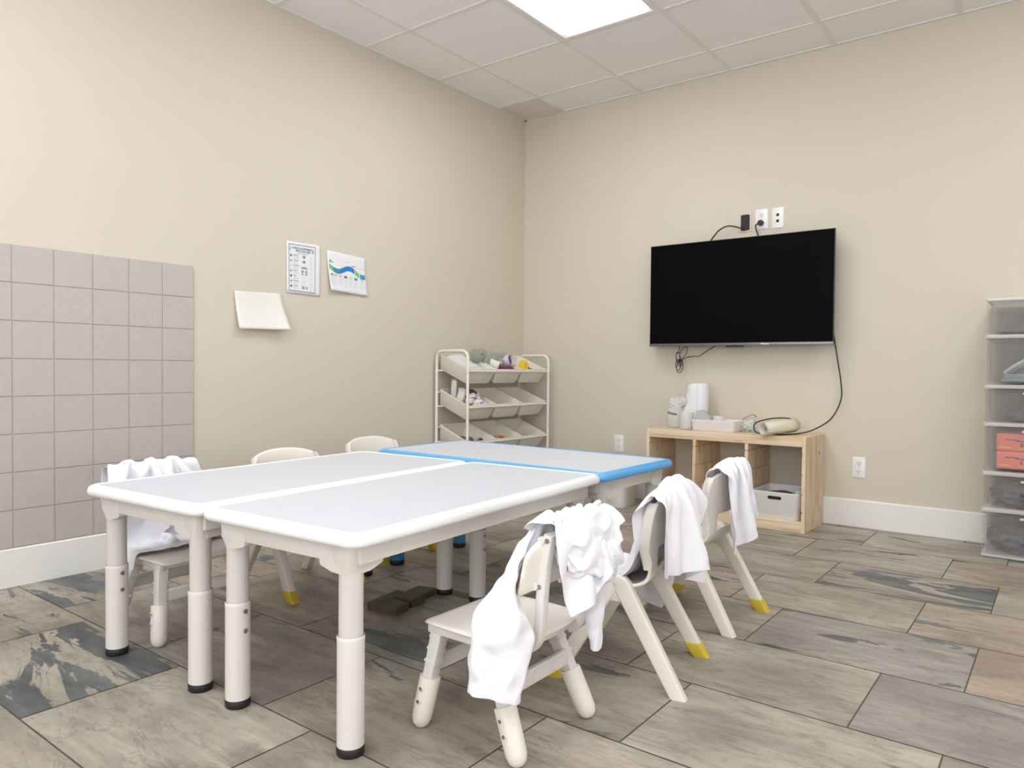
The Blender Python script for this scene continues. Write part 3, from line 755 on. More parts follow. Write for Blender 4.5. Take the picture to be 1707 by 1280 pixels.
def sleeve(path, r, coll, n=(34, 20), seed=3, steps=200, flat=.6, pin_rows=2, pin_at=(), slack=.9, **k):
    nu, nv = n; pts = cat(path, 12); Ls = [0]
    for a, b_ in zip(pts[:-1], pts[1:]): Ls.append(Ls[-1] + (b_ - a).length)
    T = Ls[-1]; P = []
    for u in range(nu):
        s = T * u / (nu - 1); i = min(len(pts) - 2, int(np.searchsorted(Ls, s, 'right') - 1)); i = max(i, 0); f = (s - Ls[i]) / max(1e-9, Ls[i + 1] - Ls[i]); p = pts[i].lerp(pts[i + 1], min(1, f))
        d = (pts[i + 1] - pts[i]).normalized(); w1 = Vector((1, 0, 0)); w1 = (w1 - d * w1.dot(d)).normalized(); w2 = d.cross(w1)
        rr_ = r(u / (nu - 1)) if callable(r) else r
        for v in range(nv):
            a = 2 * math.pi * v / nv; q = p + w1 * math.cos(a) * rr_ + w2 * math.sin(a) * rr_ * flat; P.append(tuple(q))
    P = np.array(P); ru = T * 1.0 / (nu - 1)
    rr_v = np.array([(r(u / (nu - 1)) if callable(r) else r) for u in range(nu)])
    U = np.repeat(np.arange(nu), nv); Vv = np.tile(np.arange(nv), nu)
    def restf(I, J):
        dv = np.abs(Vv[I] - Vv[J]); dv = np.minimum(dv, nv - dv); rv = 2 * math.pi * rr_v[U[I]] * slack * (.5 + .5 * flat) / nv
        return np.hypot((U[I] - U[J]) * ru, dv * rv)
    idx, cons = grid_cons(nu, nv, restf, wrap=True, bend=.15)
    P = solve_cloth(P, None, cons, coll, steps=steps, seed=seed, pins=list(range(nv * pin_rows)) + [int(q * (nu - 1)) * nv + v for q in pin_at for v in range(nv)], **k)
    return P, nu, nv
pathM = mkpath([(.40, .29), (-.06, .292), (-.088, .33), (-.100, .552), (-.118, .562), (-.150, .553), (-.172, .30), (-.190, -.4)], 4)
pathA = mkpath([(.40, .29), (-.12, .292), (-.150, .36), (-.168, .530), (-.192, .540), (-.222, .530), (-.235, .30), (-.240, -.4)], 4)
pathA2 = mkpath([(.40, .31), (-.10, .312), (-.130, .36), (-.160, .552), (-.195, .562), (-.238, .540), (-.262, .30), (-.270, -.4)], 4)
pathM2 = mkpath([(.40, .29), (.06, .291), (-.02, .345), (-.075, .47), (-.100, .551), (-.118, .561), (-.150, .553), (-.180, .30), (-.200, -.4)], 5)
# chair 3: folded gown hanging mostly down the outside of the back
P, nu, nv = drape((.36, .44), .60, R(14), .065, .02, pathM, COLL_M, seed=2, fold=.014, nf=3.0, steps=200)
tag(cloth_obj('gown', P, nu, nv, loc=CH3[0], rz=CH3[1]), 'white cotton gown folded over the chair back closest to the pine shelf', 'gown')
# chair 2
P, nu, nv = drape((.50, .78), .74, R(-14), -.10, -.03, pathM2, COLL_M, seed=5, fold=.020, nf=3.0, steps=220, n=(44, 70))
tag(cloth_obj('gown', P, nu, nv, loc=CH2[0], rz=CH2[1]), 'white gown flowing from seat over back of the middle chair right of the tables', 'gown')
# chair 4
P, nu, nv = drape((.46, .62), .58, R(5), -.13, .0, pathA, COLL_A, seed=8, fold=.014, nf=3.5, steps=220, n=(44, 56))
tag(cloth_obj('gown', P, nu, nv, mats=CLOTHD, loc=CH4[0], rz=CH4[1]), 'white gown over the chair in front of the felt panel', 'gown')
# chair 1: twisted bundle with a hanging sleeve and a rolled collar
t = thing('gown', 'crumpled white gown bunched over the nearest chair, one sleeve hanging beside the seat', 'gown', (CH1[0][0], CH1[0][1], 0), CH1[1])
P, nu, nv = drape((.40, .34), .50, R(28), .0, -.02, pathA, COLL_A, seed=11, fold=.018, nf=3.2, steps=200)
cloth_obj('gown_body', P, nu, nv, parent=t)
P, nu, nv = sleeve([(-.180, .04, .540), (-.150, .10, .505), (-.130, .140, .44), (-.125, .168, .35), (-.128, .186, .27), (-.132, .188, .20), (-.130, .184, .155)], lambda q: .022 + .044 * max(0, min(1, (q - .38) / .25)) - .012 * max(0, (q - .7) / .3), COLL_A, seed=4, steps=150, flat=.42, pin_at=(.30, .42), slack=1.38, noise=.0016)
cloth_obj('sleeve', P, nu, nv, parent=t, wrap=True, amp=.011)
P, nu, nv = sleeve([(-.21, -.07, .50), (-.225, -.105, .43), (-.215, -.12, .34), (-.19, -.11, .28), (-.17, -.095, .23)], lambda q: .036 - .014 * q, COLL_A, seed=6, steps=130, flat=.4, slack=1.2)
cloth_obj('sleeve', P, nu, nv, parent=t, wrap=True, amp=.007)
bm = NB(); res = bmesh.ops.create_icosphere(bm, subdivisions=6, radius=1.0)
for v in res['verts']:
    n_ = v.co.normalized(); q = n_ * 1.25 + Vector((3.1, 1.7, .4))
    wz = Vector((mn.noise(q * 1.1), mn.noise(q * 1.1 + Vector((5, 1, 2))), mn.noise(q * 1.1 + Vector((1, 7, 3)))))
    d = mn.noise(q * .9 + wz * 1.2); ridge = max(-.5, 1 - math.sqrt(d * d + .0016) * 3.0)
    d2 = mn.noise(q * 1.7 + wz * 1.6); r2 = max(-.6, 1 - math.sqrt(d2 * d2 + .002) * 3)
    k = .84 + .13 * ridge + .045 * r2
    cup = math.exp(-((n_.y - .05) ** 2 + (n_.z - .05) ** 2) / .16) if n_.x < 0 else 0     # open mouth of the rolled hood
    k *= 1 - .34 * cup
    v.co = Vector((n_.x * .062 * k, n_.y * .128 * k, n_.z * .098 * k))
ro = Euler((R(18), R(8), 0)).to_matrix()
for v in bm.verts: v.co = ro @ v.co + Vector((-.222, -.030, .468))
link('hood', bm, CLOTH, t, ang=180)

# ------------------------------------------------------------------ toy bin rack
t = thing('bin_rack', 'white tubular metal rack holding tilted toy bins in the corner', 'storage rack', (0, 0, 0))
rx0, rx1, ry0, ry1 = .035, .300, -.985, -.100
tilt = math.atan2(.965 - .862, .255)
tiers = [.862, .632, .402, .172]
for y in (ry0, ry1):
    bm = NB(); zt = .982 if y == ry0 else .968
    path = [(rx0, y, .012), (rx0, y, .5), (rx0, y, zt - .045)] + [(rx0 + .045 * (1 - math.cos(R(a))), y, zt - .045 + .045 * math.sin(R(a))) for a in (20, 40, 60, 80)] + [(rx0 + .05, y, zt)] + [(rx1 - .05, y, zt)] + [(rx1 - .045 * (1 - math.sin(R(a))), y, zt - .045 + .045 * math.cos(R(a))) for a in (10, 30, 50, 70)] + [(rx1, y, zt - .045), (rx1, y, .5), (rx1, y, .012)]
    tube(bm, path, .0095, n=12)
    sf = link('side_frame', bm, RACK, t, ang=60)
    for x in (rx0, rx1):
        bm = NB(); cyl(bm, (x, y, 0), (x, y, .03), .0125, n=14); link('foot_cap', bm, BLACK, sf)
        for z in tiers:
            bm = NB(); cyl(bm, (x, y, z - .016), (x, y, z - .004), .0118, n=14); link('collar', bm, RACK, sf)
for z in tiers:
    bm = NB(); tube(bm, [(rx1, ry0, z - .008), (rx1, ry1, z - .008)], .0065, n=10); link('front_rail', bm, RACK, t)
    bm = NB(); tube(bm, [(rx0, ry0, z + .085), (rx0, ry1, z + .085)], .0065, n=10); link('back_rail', bm, RACK, t)
    for y in (ry0, ry1):
        bm = NB(); tube(bm, [(rx0, y, z - .006), (rx0 + .055, y, z - .006)], .005, n=8) ; link('rail_stub', bm, RACK, t)
bw = (ry1 - ry0 - .03) / 3
def bin_pos(k): return ry0 + .015 + bw * (k + .5)
proto = None
tn = ['top', 'middle', 'third']; cn = ['left', 'centre', 'right']
hold = {(0, 0): 'holding pale papers', (0, 1): 'with a grey plush toy lying across it', (0, 2): 'with a yellow toy at its front', (1, 0): 'full of small white toys', (1, 1): 'and empty', (1, 2): 'with one small dark ball', (2, 0): 'with red and green toys', (2, 1): 'with orange pieces', (2, 2): 'with a brown piece'}
for i, z in enumerate(tiers[:3]):
    for k in range(3):
        if proto is None:
            bm = NB(); tub(bm, .250, .236, .264, bw - .006, .105, t=.0022, r=.012, lip=.004, n=3, mtx=Matrix.Translation((0, 0, -.105)))
            proto = link('toy_bin', bm, BINP, None, ang=40); o = proto
        else:
            o = proto.copy(); C.objects.link(o)
        o.location = ((rx0 + rx1) / 2 + .006, bin_pos(k), z + .0555); o.rotation_euler = (0, tilt, 0)
        tag(o, f'ivory bin, {tn[i]} tier {cn[k]} of the rack, {hold[(i, k)]}', 'storage bin', group='tilted bins on the rack')
def bin_pt(k, i, u, v, h):
    """point inside bin: u along depth (-.13 back .. +.13 front), v along y, h above bin floor"""
    c = Vector(((rx0 + rx1) / 2 + .006, bin_pos(k), tiers[i] + .0555)); m_ = Matrix.Rotation(tilt, 4, 'Y')
    return c + m_ @ Vector((u, v, -.100 + h + (.045, .038, .034)[i]))
def blob(bm, c, r, amp=0.0, seed=0, sub=3, mi=0, rot=None):
    res = bmesh.ops.create_icosphere(bm, subdivisions=sub, radius=1.0); rnd = random.Random(seed)
    ph = [rnd.uniform(0, 6) for _ in range(6)]
    for v in res['verts']:
        n_ = v.co.normalized(); d = 1 + amp * (math.sin(n_.x * 9 + ph[0]) * math.sin(n_.y * 11 + ph[1]) + math.sin(n_.z * 13 + ph[2]) * math.sin(n_.x * 7 + ph[3]))
        p = Vector((n_.x * r[0] * d, n_.y * r[1] * d, n_.z * r[2] * d))
        if rot is not None: p = rot @ p
        v.co = Vector(c) + p
    for f in set(f for v in res['verts'] for f in v.link_faces): f.material_index = mi
PLUSH = mat('grey_green_plush', (0.30, 0.32, 0.26), rough=0.95, bump=1.0, bscale=160, var=0.35, vscale=60, sheen=0.5)
ORANGE = mat('orange_plastic', (0.62, 0.26, 0.05), rough=0.4, var=0.05); YTOY = mat('yellow_toy_plastic', (0.80, 0.58, 0.03), rough=0.35, var=0.05)
RED = mat('dark_red_plastic', (0.24, 0.02, 0.045), rough=0.35, var=0.1); GREEN = mat('dark_green_plastic', (0.05, 0.12, 0.06), rough=0.45, var=0.1)
LILAC = mat('pale_lilac_plastic', (0.68, 0.64, 0.74), rough=0.35, var=0.03); WTOY = mat('white_toy_plastic', (0.76, 0.73, 0.71), rough=0.4, var=0.03); BROWN = mat('brown_toy_plastic', (0.10, 0.06, 0.045), rough=0.5, var=0.1)
PALEG = milky('pale_green_sleeve', (0.72, 0.80, 0.75), 0.7, 0.2)
# plush animal lying over the centre bin
t = thing('plush_toy', 'grey green plush animal lying across the top tier bins', 'plush toy', (.15, -.62, .93))
bm = NB(); blob(bm, (.0, .125, .015), (.062, .125, .052), .05, 1); blob(bm, (.01, .02, -.005), (.05, .06, .045), .06, 2); blob(bm, (.05, .09, -.015), (.03, .028, .028), .05, 9); link('body', bm, PLUSH, t, ang=180)
bm = NB(); blob(bm, (.0, -.085, .035), (.055, .066, .052), .05, 3); blob(bm, (.035, -.045, .0), (.030, .03, .05), .06, 4); hd = link('head', bm, PLUSH, t, ang=180)
bm = NB(); blob(bm, (.046, -.105, .036), (.007, .007, .007), 0, 0, 2); link('eye', bm, BLACK, hd)
# flat sleeves of paper in the left top bin
bm = NB()
for q in range(4):
    box(bm, (-.115, -.105 + q * .01, 0), (.108 - q * .02, .09 + q * .006, .0015), mtx=Matrix.Translation((.15, bin_pos(0), tiers[0] + .02 + q * .006)) @ Matrix.Rotation(tilt * (1.0 + q * .12), 4, 'Y') @ Matrix.Rotation(R(q * 4), 4, 'Z'))
tag(link('paper_stack', bm, PAPER, smooth=False), 'pale loose papers lying in the left bin of the top tier', 'papers')
t = thing('toy_box', 'small white toy box with dark markings in the centre bin of the top tier', 'toy', bin_pt(1, 0, .045, -.06, .055)); t.rotation_euler = (0, R(20), R(25))
bm = NB(); box(bm, (-.035, -.045, -.02), (.035, .045, .028), .004); link('box', bm, WTOY, t)
bm = NB(); box(bm, (.0352, -.03, -.012), (.0362, .0, .014)); box(bm, (-.02, -.02, .0282), (.01, .02, .029)); link('marking', bm, BROWN, t)
t = thing('toy_mug', 'white and lilac toy mug with brown opening in the top tier centre bin', 'toy', bin_pt(1, 0, .03, .065, .072)); t.rotation_euler = (0, R(75), R(12))
bm = NB(); lathe(bm, [(.030, 0), (.036, .004), (.042, .07), (.038, .07), (.033, .01)], (0, 0, -.03)); link('cup', bm, LILAC, t, ang=50)
bm = NB(); tube(bm, cat([(0, .040, .028), (0, .062, .02), (0, .062, -.008), (0, .038, -.018)], 6), .006, n=8); link('handle', bm, LILAC, t)
bm = NB(); lathe(bm, [(.002, .020), (.030, .022), (.032, .026), (.002, .026)], (0, 0, 0), n=20); link('inside', bm, BROWN, t)
t = thing('yellow_toy', 'bright yellow folded toy at the front of the right bin, top tier', 'toy', bin_pt(2, 0, .09, -.085, .06))
bm = NB(); prism(bm, [(-.045, -.04), (.05, -.04), (.038, .0), (.02, .03), (-.01, .045), (-.03, .02)], 0, -.022, .022); bmesh.ops.bevel(bm, geom=bm.edges[:], offset=.006, segments=2, affect='EDGES'); link('body', bm, YTOY, t)
bm = NB(); blob(bm, (.024, .03, -.012), (.006, .006, .006), 0, 0, 2); link('eye', bm, BLACK, t)
bm = NB(); blob(bm, (.022, .056, -.02), (.008, .008, .008), 0, 0, 2); link('nose', bm, RED, t)
bm = NB(); blob(bm, bin_pt(1, 0, .09, .0, .045), (.03, .075, .012), .1, 5); tag(link('magenta_cloth', bm, mat('magenta_cloth', (0.25, 0.02, 0.10), rough=.9)), 'dark magenta cloth scrap under the toys at the front of the centre top bin', 'cloth')
# white toys heap: individual little bottles and blocks
rnd = random.Random(12); W1 = None
wl = ['tall white toy bottle standing at the back of the heap in the left middle bin', 'white toy block with black dots leaning on the heap in the left middle bin']
spots = [(-.085, -.055, .075, 0), (-.04, -.02, .075, 1), (-.005, -.06, .065, 1), (.02, .0, .07, 2), (.05, -.04, .055, 2), (.06, .03, .05, 3), (.09, -.02, .035, 3), (.085, .06, .035, 2), (.03, .06, .06, 3), (-.03, .05, .07, 4), (.0, .085, .055, 3), (.105, .02, .030, 2)]
for q, (u, v, h, kind) in enumerate(spots):
    p = bin_pt(0, 1, u, v, h)
    lab = ['tall white toy bottle with tan cap standing in the left middle tier bin', 'white toy block with black dots in the left bin of the middle tier', 'small white toy piece in the heap filling the left middle tier bin', 'small white toy piece in the heap filling the left middle tier bin', 'dark brown round toy at the back of the left middle tier bin'][kind]
    if kind == 1: lab = ['white toy block with black dot, upper of two, left middle tier bin', 'white toy block with black dot, lower of two, left middle tier bin'][q - 1]
    PL = {3: 'lilac toy block behind the rack post, left middle tier bin', 4: 'small white toy bottle just left of the rack post, left middle tier bin', 5: 'small white toy bottle nearest the front rail, left middle tier bin', 6: 'white toy bottle at the right front of the left middle tier bin',
          7: 'lilac toy block at the right front corner, left middle tier bin', 8: 'white toy bottle lying near the right side of the left middle tier bin', 10: 'white toy bottle against the right side of the left middle tier bin', 11: 'lilac block at the very front of the left middle tier bin'}
    if kind in (2, 3): lab = PL.get(q, lab)
    grp = 'small white toys heaped in the bin' if kind in (2, 3) else None
    t = thing(['toy_bottle', 'toy_block', 'toy_piece', 'toy_piece', 'toy_ball'][kind], lab, 'toy', p, rnd.uniform(0, 3), grp)
    if kind == 0:
        t.rotation_euler = (0, .05, .3); bm = NB(); box(bm, (-.018, -.020, -.075), (.018, .020, .062), .004); link('body', bm, WTOY, t)
        bm = NB(); box(bm, (-.020, -.022, .062), (.020, .022, .072), .003); link('cap', bm, mat('tan_cap', (.5, .40, .28), rough=.5), t)
    elif kind == 1:
        t.rotation_euler = (rnd.uniform(-.3, .3), .2, .2); bm = NB(); box(bm, (-.024, -.028, -.040), (.024, .028, .030), .006); link('block', bm, WTOY, t)
        bm = NB(); cyl(bm, (.0238, .004, .004), (.0256, .004, .004), .010, n=12); link('dot', bm, BLACK, t)
    elif kind == 2:
        bm = NB(); box(bm, (-.022, -.03, -.015), (.022, .03, .015), .005); t.rotation_euler = (rnd.uniform(-.8, .8), rnd.uniform(-.5, .5), rnd.uniform(0, 3)); link('piece', bm, LILAC if q % 2 else WTOY, t)
    elif kind == 3:
        bm = NB(); lathe(bm, [(.008, -.03), (.018, -.028), (.020, .01), (.010, .022), (.010, .032), (.002, .033)], n=16); t.rotation_euler = (rnd.uniform(-1, 1), rnd.uniform(.4, 1.4), rnd.uniform(0, 3)); link('piece', bm, WTOY, t)
    else:
        bm = NB(); blob(bm, (0, 0, 0), (.035, .04, .028), .06, 3); link('ball', bm, BROWN, t)
def ball(name, lab, k, i, u, v, h, r, m_, grp=None):
    bm = NB(); blob(bm, (0, 0, 0), r, .02, 5, 3); tag(link(name, bm, m_, loc=bin_pt(k, i, u, v, h), ang=180), lab, 'toy', grp)
ball('toy_ball', 'small dark ball in the right bin of the middle tier', 2, 1, .10, -.055, .028, (.016, .022, .016), BROWN)
ball('toy_ball', 'dark red ball left of the post in the left bin of the third tier', 0, 2, .075, -.055, .040, (.026, .026, .026), RED)
t = thing('toy_ring', 'dark red ring shaped toy in the left bin of the third tier', 'toy', bin_pt(0, 2, .095, .03, .034), 0)
bm = NB(); tube(bm, [(0, math.cos(a) * .020, math.sin(a) * .020) for a in [2 * math.pi * q / 20 for q in range(20)]], .009, n=10, closed=True); link('ring', bm, RED, t, ang=180)
ball('green_toy', 'dark green toy beside the red ball in the left third tier bin', 0, 2, .035, -.085, .034, (.035, .024, .022), GREEN)
ball('green_toy', 'dark green toy between the red ball and red ring in the left third tier bin', 0, 2, .085, -.012, .022, (.03, .022, .014), GREEN)
t = thing('orange_toy', 'orange curved toy piece in the centre bin of the third tier', 'toy', bin_pt(1, 2, .06, -.02, .022), .4)
bm = NB(); tube(bm, cat([(-.03, -.06, 0), (0, -.03, .02), (.02, .02, .015), (.015, .07, 0)], 6), .016, n=10, flat=.5); link('piece', bm, ORANGE, t, ang=180)
ball('toy_ball', 'small dark toy next to the orange piece, centre bin of the third tier', 1, 2, .06, -.085, .022, (.018, .022, .012), BROWN)
ball('toy_ball', 'brown flat toy in the right bin of the third tier', 2, 2, .10, -.02, .022, (.018, .03, .012), BROWN)

# ------------------------------------------------------------------ television, plates, cables
t = thing('television', 'large black flat screen television mounted on the back wall', 'television', (1.675, -.07, 1.35))
tx0_, tx1_, tz0, tz1, tf = 1.112 - 1.675, 2.240 - 1.675, 1.025 - 1.35, 1.672 - 1.35, -.05
bm = NB(); box(bm, (tx0_, tf + .002, tz0), (tx1_, tf + .018, tz1), .003); box(bm, (tx0_ + .12, tf + .018, tz0 + .08), (tx1_ - .12, tf + .05, tz1 - .2), .01); link('housing', bm, TVB, t)
bm = NB(); box(bm, (tx0_ + .004, tf, tz0 + .018), (tx1_ - .004, tf + .003, tz1 - .004)); link('screen', bm, SCREEN, t, smooth=False)
bm = NB(); box(bm, (tx0_, tf - .002, tz0 - .001), (tx1_, tf + .012, tz0 + .015), .001); link('bottom_strip', bm, TVS, t)
bm = NB(); box(bm, (-.055, tf + .002, tz0 - .009), (.055, tf + .016, tz0), .001); link('sensor_tab', bm, BLK, t)
link('brand_mark', text_bm('Hisense', .016, True, Matrix.Translation((.16, tf - .0025, tz0 + .003)) @ Matrix.Rotation(R(90), 4, 'X')), PLATE, t, smooth=False)
bm = NB(); box(bm, (-.2, .045, -.15), (.2, .069, .15), .004); box(bm, (-.14, 0, -.2), (-.10, .05, .2)); box(bm, (.10, 0, -.2), (.14, .05, .2)); link('wall_mount', bm, TVB, t)
def plate(x0, x1, z0, z1, label, kind, m_=PLATE, grp=None):
    t = thing('wall_outlet' if kind == 'outlet' else 'wall_plate', label, 'wall outlet' if kind == 'outlet' else 'wall plate', ((x0 + x1) / 2, 0, (z0 + z1) / 2), 0, grp)
    w_, h_ = x1 - x0, z1 - z0; bm = NB()
    ring_loft(bm, [[Vector((a, -y, b_)) for a, b_ in rrect(w_ - i * 2, h_ - i * 2, .004, 3)] for y, i in ((0.0002, 0), (.004, 0), (.0065, .004))]); link('cover', bm, m_, t, ang=30)
    if kind == 'outlet':
        for s in (-1, 1):
            bm = NB(); c = s * h_ * .20
            ring_loft(bm, [[Vector((a, -y, b_ + c)) for a, b_ in rrect(.034, .028, .012, 4)] for y in (.006, .0082)]); rc = link('receptacle', bm, m_, t, ang=30)
            bm = NB()
            for dx, dz, hh in ((-.0065, .003, .008), (.0065, .003, .007)): box(bm, (dx - .0014, -.0086, c + dz - hh / 2), (dx + .0014, -.0080, c + dz + hh / 2))
            cyl(bm, (0, -.008, c - .008), (0, -.0087, c - .008), .0028, n=10); link('slots', bm, BLK, rc, smooth=False)
        bm = NB(); cyl(bm, (0, -.006, 0), (0, -.0078, 0), .003, n=10); link('screw', bm, METAL, t)
    elif kind == 'data':
        for s in (-1, 1):
            bm = NB(); box(bm, (-.008, -.0075, s * .018 - .008), (.008, -.006, s * .018 + .008)); link('port', bm, BLK, t, smooth=False)
    elif kind == 'box':
        bm = NB(); box(bm, (-w_ / 2 + .012, -.0085, -h_ / 2 + .012), (w_ / 2 - .012, -.006, h_ / 2 - .012)); link('opening', bm, BLK, t, smooth=False)
        bm = NB()
        for s in (-1, 1):
            for dx in (-.012, 0, .012): box(bm, (dx - .003, -.010, s * (h_ / 2 - .012) - .004), (dx + .003, -.006, s * (h_ / 2 - .012) + .004))
        link('clips', bm, BLK, t, smooth=False)
    return t
plate(1.752, 1.828, 1.730, 1.850, 'white duplex outlet above the television with a black plug in it', 'outlet')
plate(1.852, 1.921, 1.726, 1.848, 'white data plate with two black ports above the television, rightmost of the row', 'data')
plate(1.652, 1.730, 1.722, 1.838, 'cable opening plate with a black hole above the television, leftmost of the row', 'box', WALL)
plate(2.326, 2.393, .276, .393, 'white duplex outlet low on the back wall right of the pine shelf', 'outlet')
plate(.794, .866, .305, .423, 'white duplex outlet low on the back wall left of the pine shelf', 'outlet')
t = thing('power_plug', 'black power plug and cord dropping behind the television top', 'cable', (1.79, 0, 1.765))
bm = NB(); cyl(bm, (0, -.009, 0), (0, -.034, 0), .017, n=18, rounded=.004); link('plug', bm, BLACK, t)
bm = NB(); tube(bm, cat([(-.005, -.028, 0), (-.022, -.036, -.012), (-.024, -.035, -.03), (-.008, -.035, -.08), (.01, -.035, -.14)], 6), .0042, n=8); link('cord', bm, CABLE, t)
def wire(name, label, pts, r=.0035):
    bm = NB(); tube(bm, cat(pts, 8), r, n=8); return tag(link(name, bm, CABLE, ang=180), label, 'cable')
wire('video_cable', 'black cable arching from the opening plate to behind the television', [(1.690, -.012, 1.738), (1.67, -.03, 1.745), (1.63, -.045, 1.758), (1.59, -.05, 1.762), (1.54, -.05, 1.74), (1.50, -.045, 1.70), (1.47, -.04, 1.66), (1.46, -.04, 1.60)], .0042)
t = thing('coiled_cable', 'thin black cable coiled and tied, hanging under the left of the television', 'cable', (1.295, -.05, .94))
def LP_(dx, dz): return (dx, .0, dz)
bm = NB()
tube(bm, cat([(-.004, 0, .085), (-.012, .002, .05), (-.026, -.004, .03), (-.022, 0, 0), (-.004, .003, -.022), (.004, -.004, -.045)], 6), .0022, n=6)
for k_, (cx_, cz_, a_, b_, ph) in enumerate([(-.012, .012, .014, .036, .1), (.024, .045, .020, .040, -.5), (-.010, -.035, .018, .034, .1), (.0, -.045, .022, .040, 0), (.002, -.018, .016, .022, .3)]):
    pp = []
    for q in range(24):
        a = 2 * math.pi * q / 24; x_, z_ = math.cos(a) * a_, math.sin(a) * b_
        pp.append((cx_ + x_ * math.cos(ph) - z_ * math.sin(ph), -.004 + .003 * k_ * math.sin(a), cz_ + x_ * math.sin(ph) + z_ * math.cos(ph)))
    tube(bm, pp, .0022, n=6, closed=True)
link('loops', bm, CABLE, t, ang=180)
bm = NB(); cyl(bm, (-.004, 0, -.016), (.004, 0, .004), .011, n=12); link('tie', bm, BLACK, t)
bm = NB(); tube(bm, cat([(.01, 0, -.004), (.045, -.002, .014), (.10, 0, .022), (.128, 0, .022), (.18, .0, .055), (.24, .0, .09), (.26, 0, .12)], 6), .0028, n=6); link('lead', bm, CABLE, t, ang=180)
wire('black_cable', 'black cord falling from the right side of the television and looping on the pine shelf', [(2.20, -.05, 1.20), (2.215, -.035, 1.12), (2.236, -.03, .98), (2.262, -.03, .82), (2.266, -.03, .72), (2.235, -.045, .63), (2.19, -.07, .575), (2.12, -.17, .530), (2.04, -.27, .5195), (1.98, -.30, .5195), (1.93, -.27, .5195), (1.97, -.20, .5195), (2.05, -.17, .530), (2.085, -.20, .558), (2.065, -.20, .592), (2.01, -.21, .606), (1.93, -.24, .598), (1.865, -.26, .575), (1.855, -.27, .545), (1.875, -.28, .5195), (1.91, -.29, .5195)], .0038)

# ------------------------------------------------------------------ pine shelf unit
sx0, sx1, sy0, sy1, sh_ = 1.238, 2.178, -.392, -.016, .515
t = thing('storage_shelf', 'low unfinished pine storage shelf with three open bays under the television', 'shelf', ((sx0 + sx1) / 2, (sy0 + sy1) / 2, 0))
ox_, oy_ = (sx0 + sx1) / 2, (sy0 + sy1) / 2
def T_(p): return (p[0] - ox_, p[1] - oy_, p[2])
grooves = (.425, .315, .205, .11)
def side_panel(x0, x1, left, right, zb_, zt_, nm):
    bm = NB(); d = .005; gh = .009
    prof = []
    zs = [zb_] + [z for g_ in sorted(grooves) for z in (g_ - gh / 2, g_ + gh / 2)] + [zt_]
    def side(x, s):
        out = [(x, zb_)]
        for g_ in sorted(grooves):
            out += [(x, g_ - gh / 2), (x + s * d, g_ - gh / 2), (x + s * d, g_ + gh / 2), (x, g_ + gh / 2)]
        return out + [(x, zt_)]
    L_ = side(x0, 1) if left else [(x0, zb_), (x0, zt_)]
    R_ = side(x1, -1) if right else [(x1, zb_), (x1, zt_)]
    poly = R_ + L_[::-1]
    prism(bm, [(a - ox_, z) for a, z in poly], 1, sy0 - oy_, sy1 - oy_)
    link(nm, bm, PINE[2], t, smooth=False)
side_panel(sx0, sx0 + .019, False, True, 0, sh_, 'side_panel'); side_panel(sx1 - .019, sx1, True, False, 0, sh_, 'side_panel')
side_panel(1.537, 1.555, True, True, .055, sh_ - .048, 'divider'); side_panel(1.848, 1.866, True, True, .055, sh_ - .048, 'divider')
bm = NB(); box(bm, T_((sx0 + .019, sy0 + .0175, sh_ - .018)), T_((sx1 - .019, sy1, sh_))); box(bm, T_((sx0 + .019, sy0, sh_ - .050)), T_((sx1 - .019, sy0 + .018, sh_)), .001); box(bm, T_((sx0 + .019, sy1 - .018, sh_ - .05)), T_((sx1 - .019, sy1, sh_ - .018))); link('top_board', bm, PINE[0], t)
bm = NB(); box(bm, T_((sx0 + .019, sy0 + .002, .040)), T_((sx1 - .019, sy1, .056)), .001); box(bm, T_((sx0 + .019, sy0 + .002, .0)), T_((sx1 - .019, sy0 + .02, .041)), .001); link('bottom_board', bm, PINE[0], t)
# white storage box in the right bay
t = thing('storage_box', 'white plastic box with a handle hole in the right bay of the pine shelf', 'storage box', (2.012, -.225, .0565))
bm = NB()
tub(bm, .250, .285, .270, .310, .150, t=.003, r=.035, lip=.001, n=6); link('box', bm, BOXW, t, ang=40)
bm = NB(); ring_loft(bm, [[Vector((a, -.1535 - y, b_ + .118)) for a, b_ in rrect(.075, .018, .009, 5)] for y in (-.002, .0005)]); link('handle_hole', bm, BLK, t, smooth=False)
bm = NB(); blob(bm, (-.02, 0, .09), (.10, .12, .045), .08, 4); tag(link('folded_fabric', bm, mat('dark_grey_fabric', (.10, .09, .085), rough=.95, bump=.5, bscale=100), loc=(2.012, -.225, .0565), ang=180), 'dark grey fabric heaped inside the white box on the shelf', 'fabric')
bm = NB(); blob(bm, (0, 0, 0), (.022, .06, .018), .1, 4); tag(link('green_packet', bm, mat('pale_green_packet', (.45, .60, .52), rough=.5), loc=(2.125, -.30, .205), ang=180), 'pale green packet poking out of the white box on the shelf', 'packet')
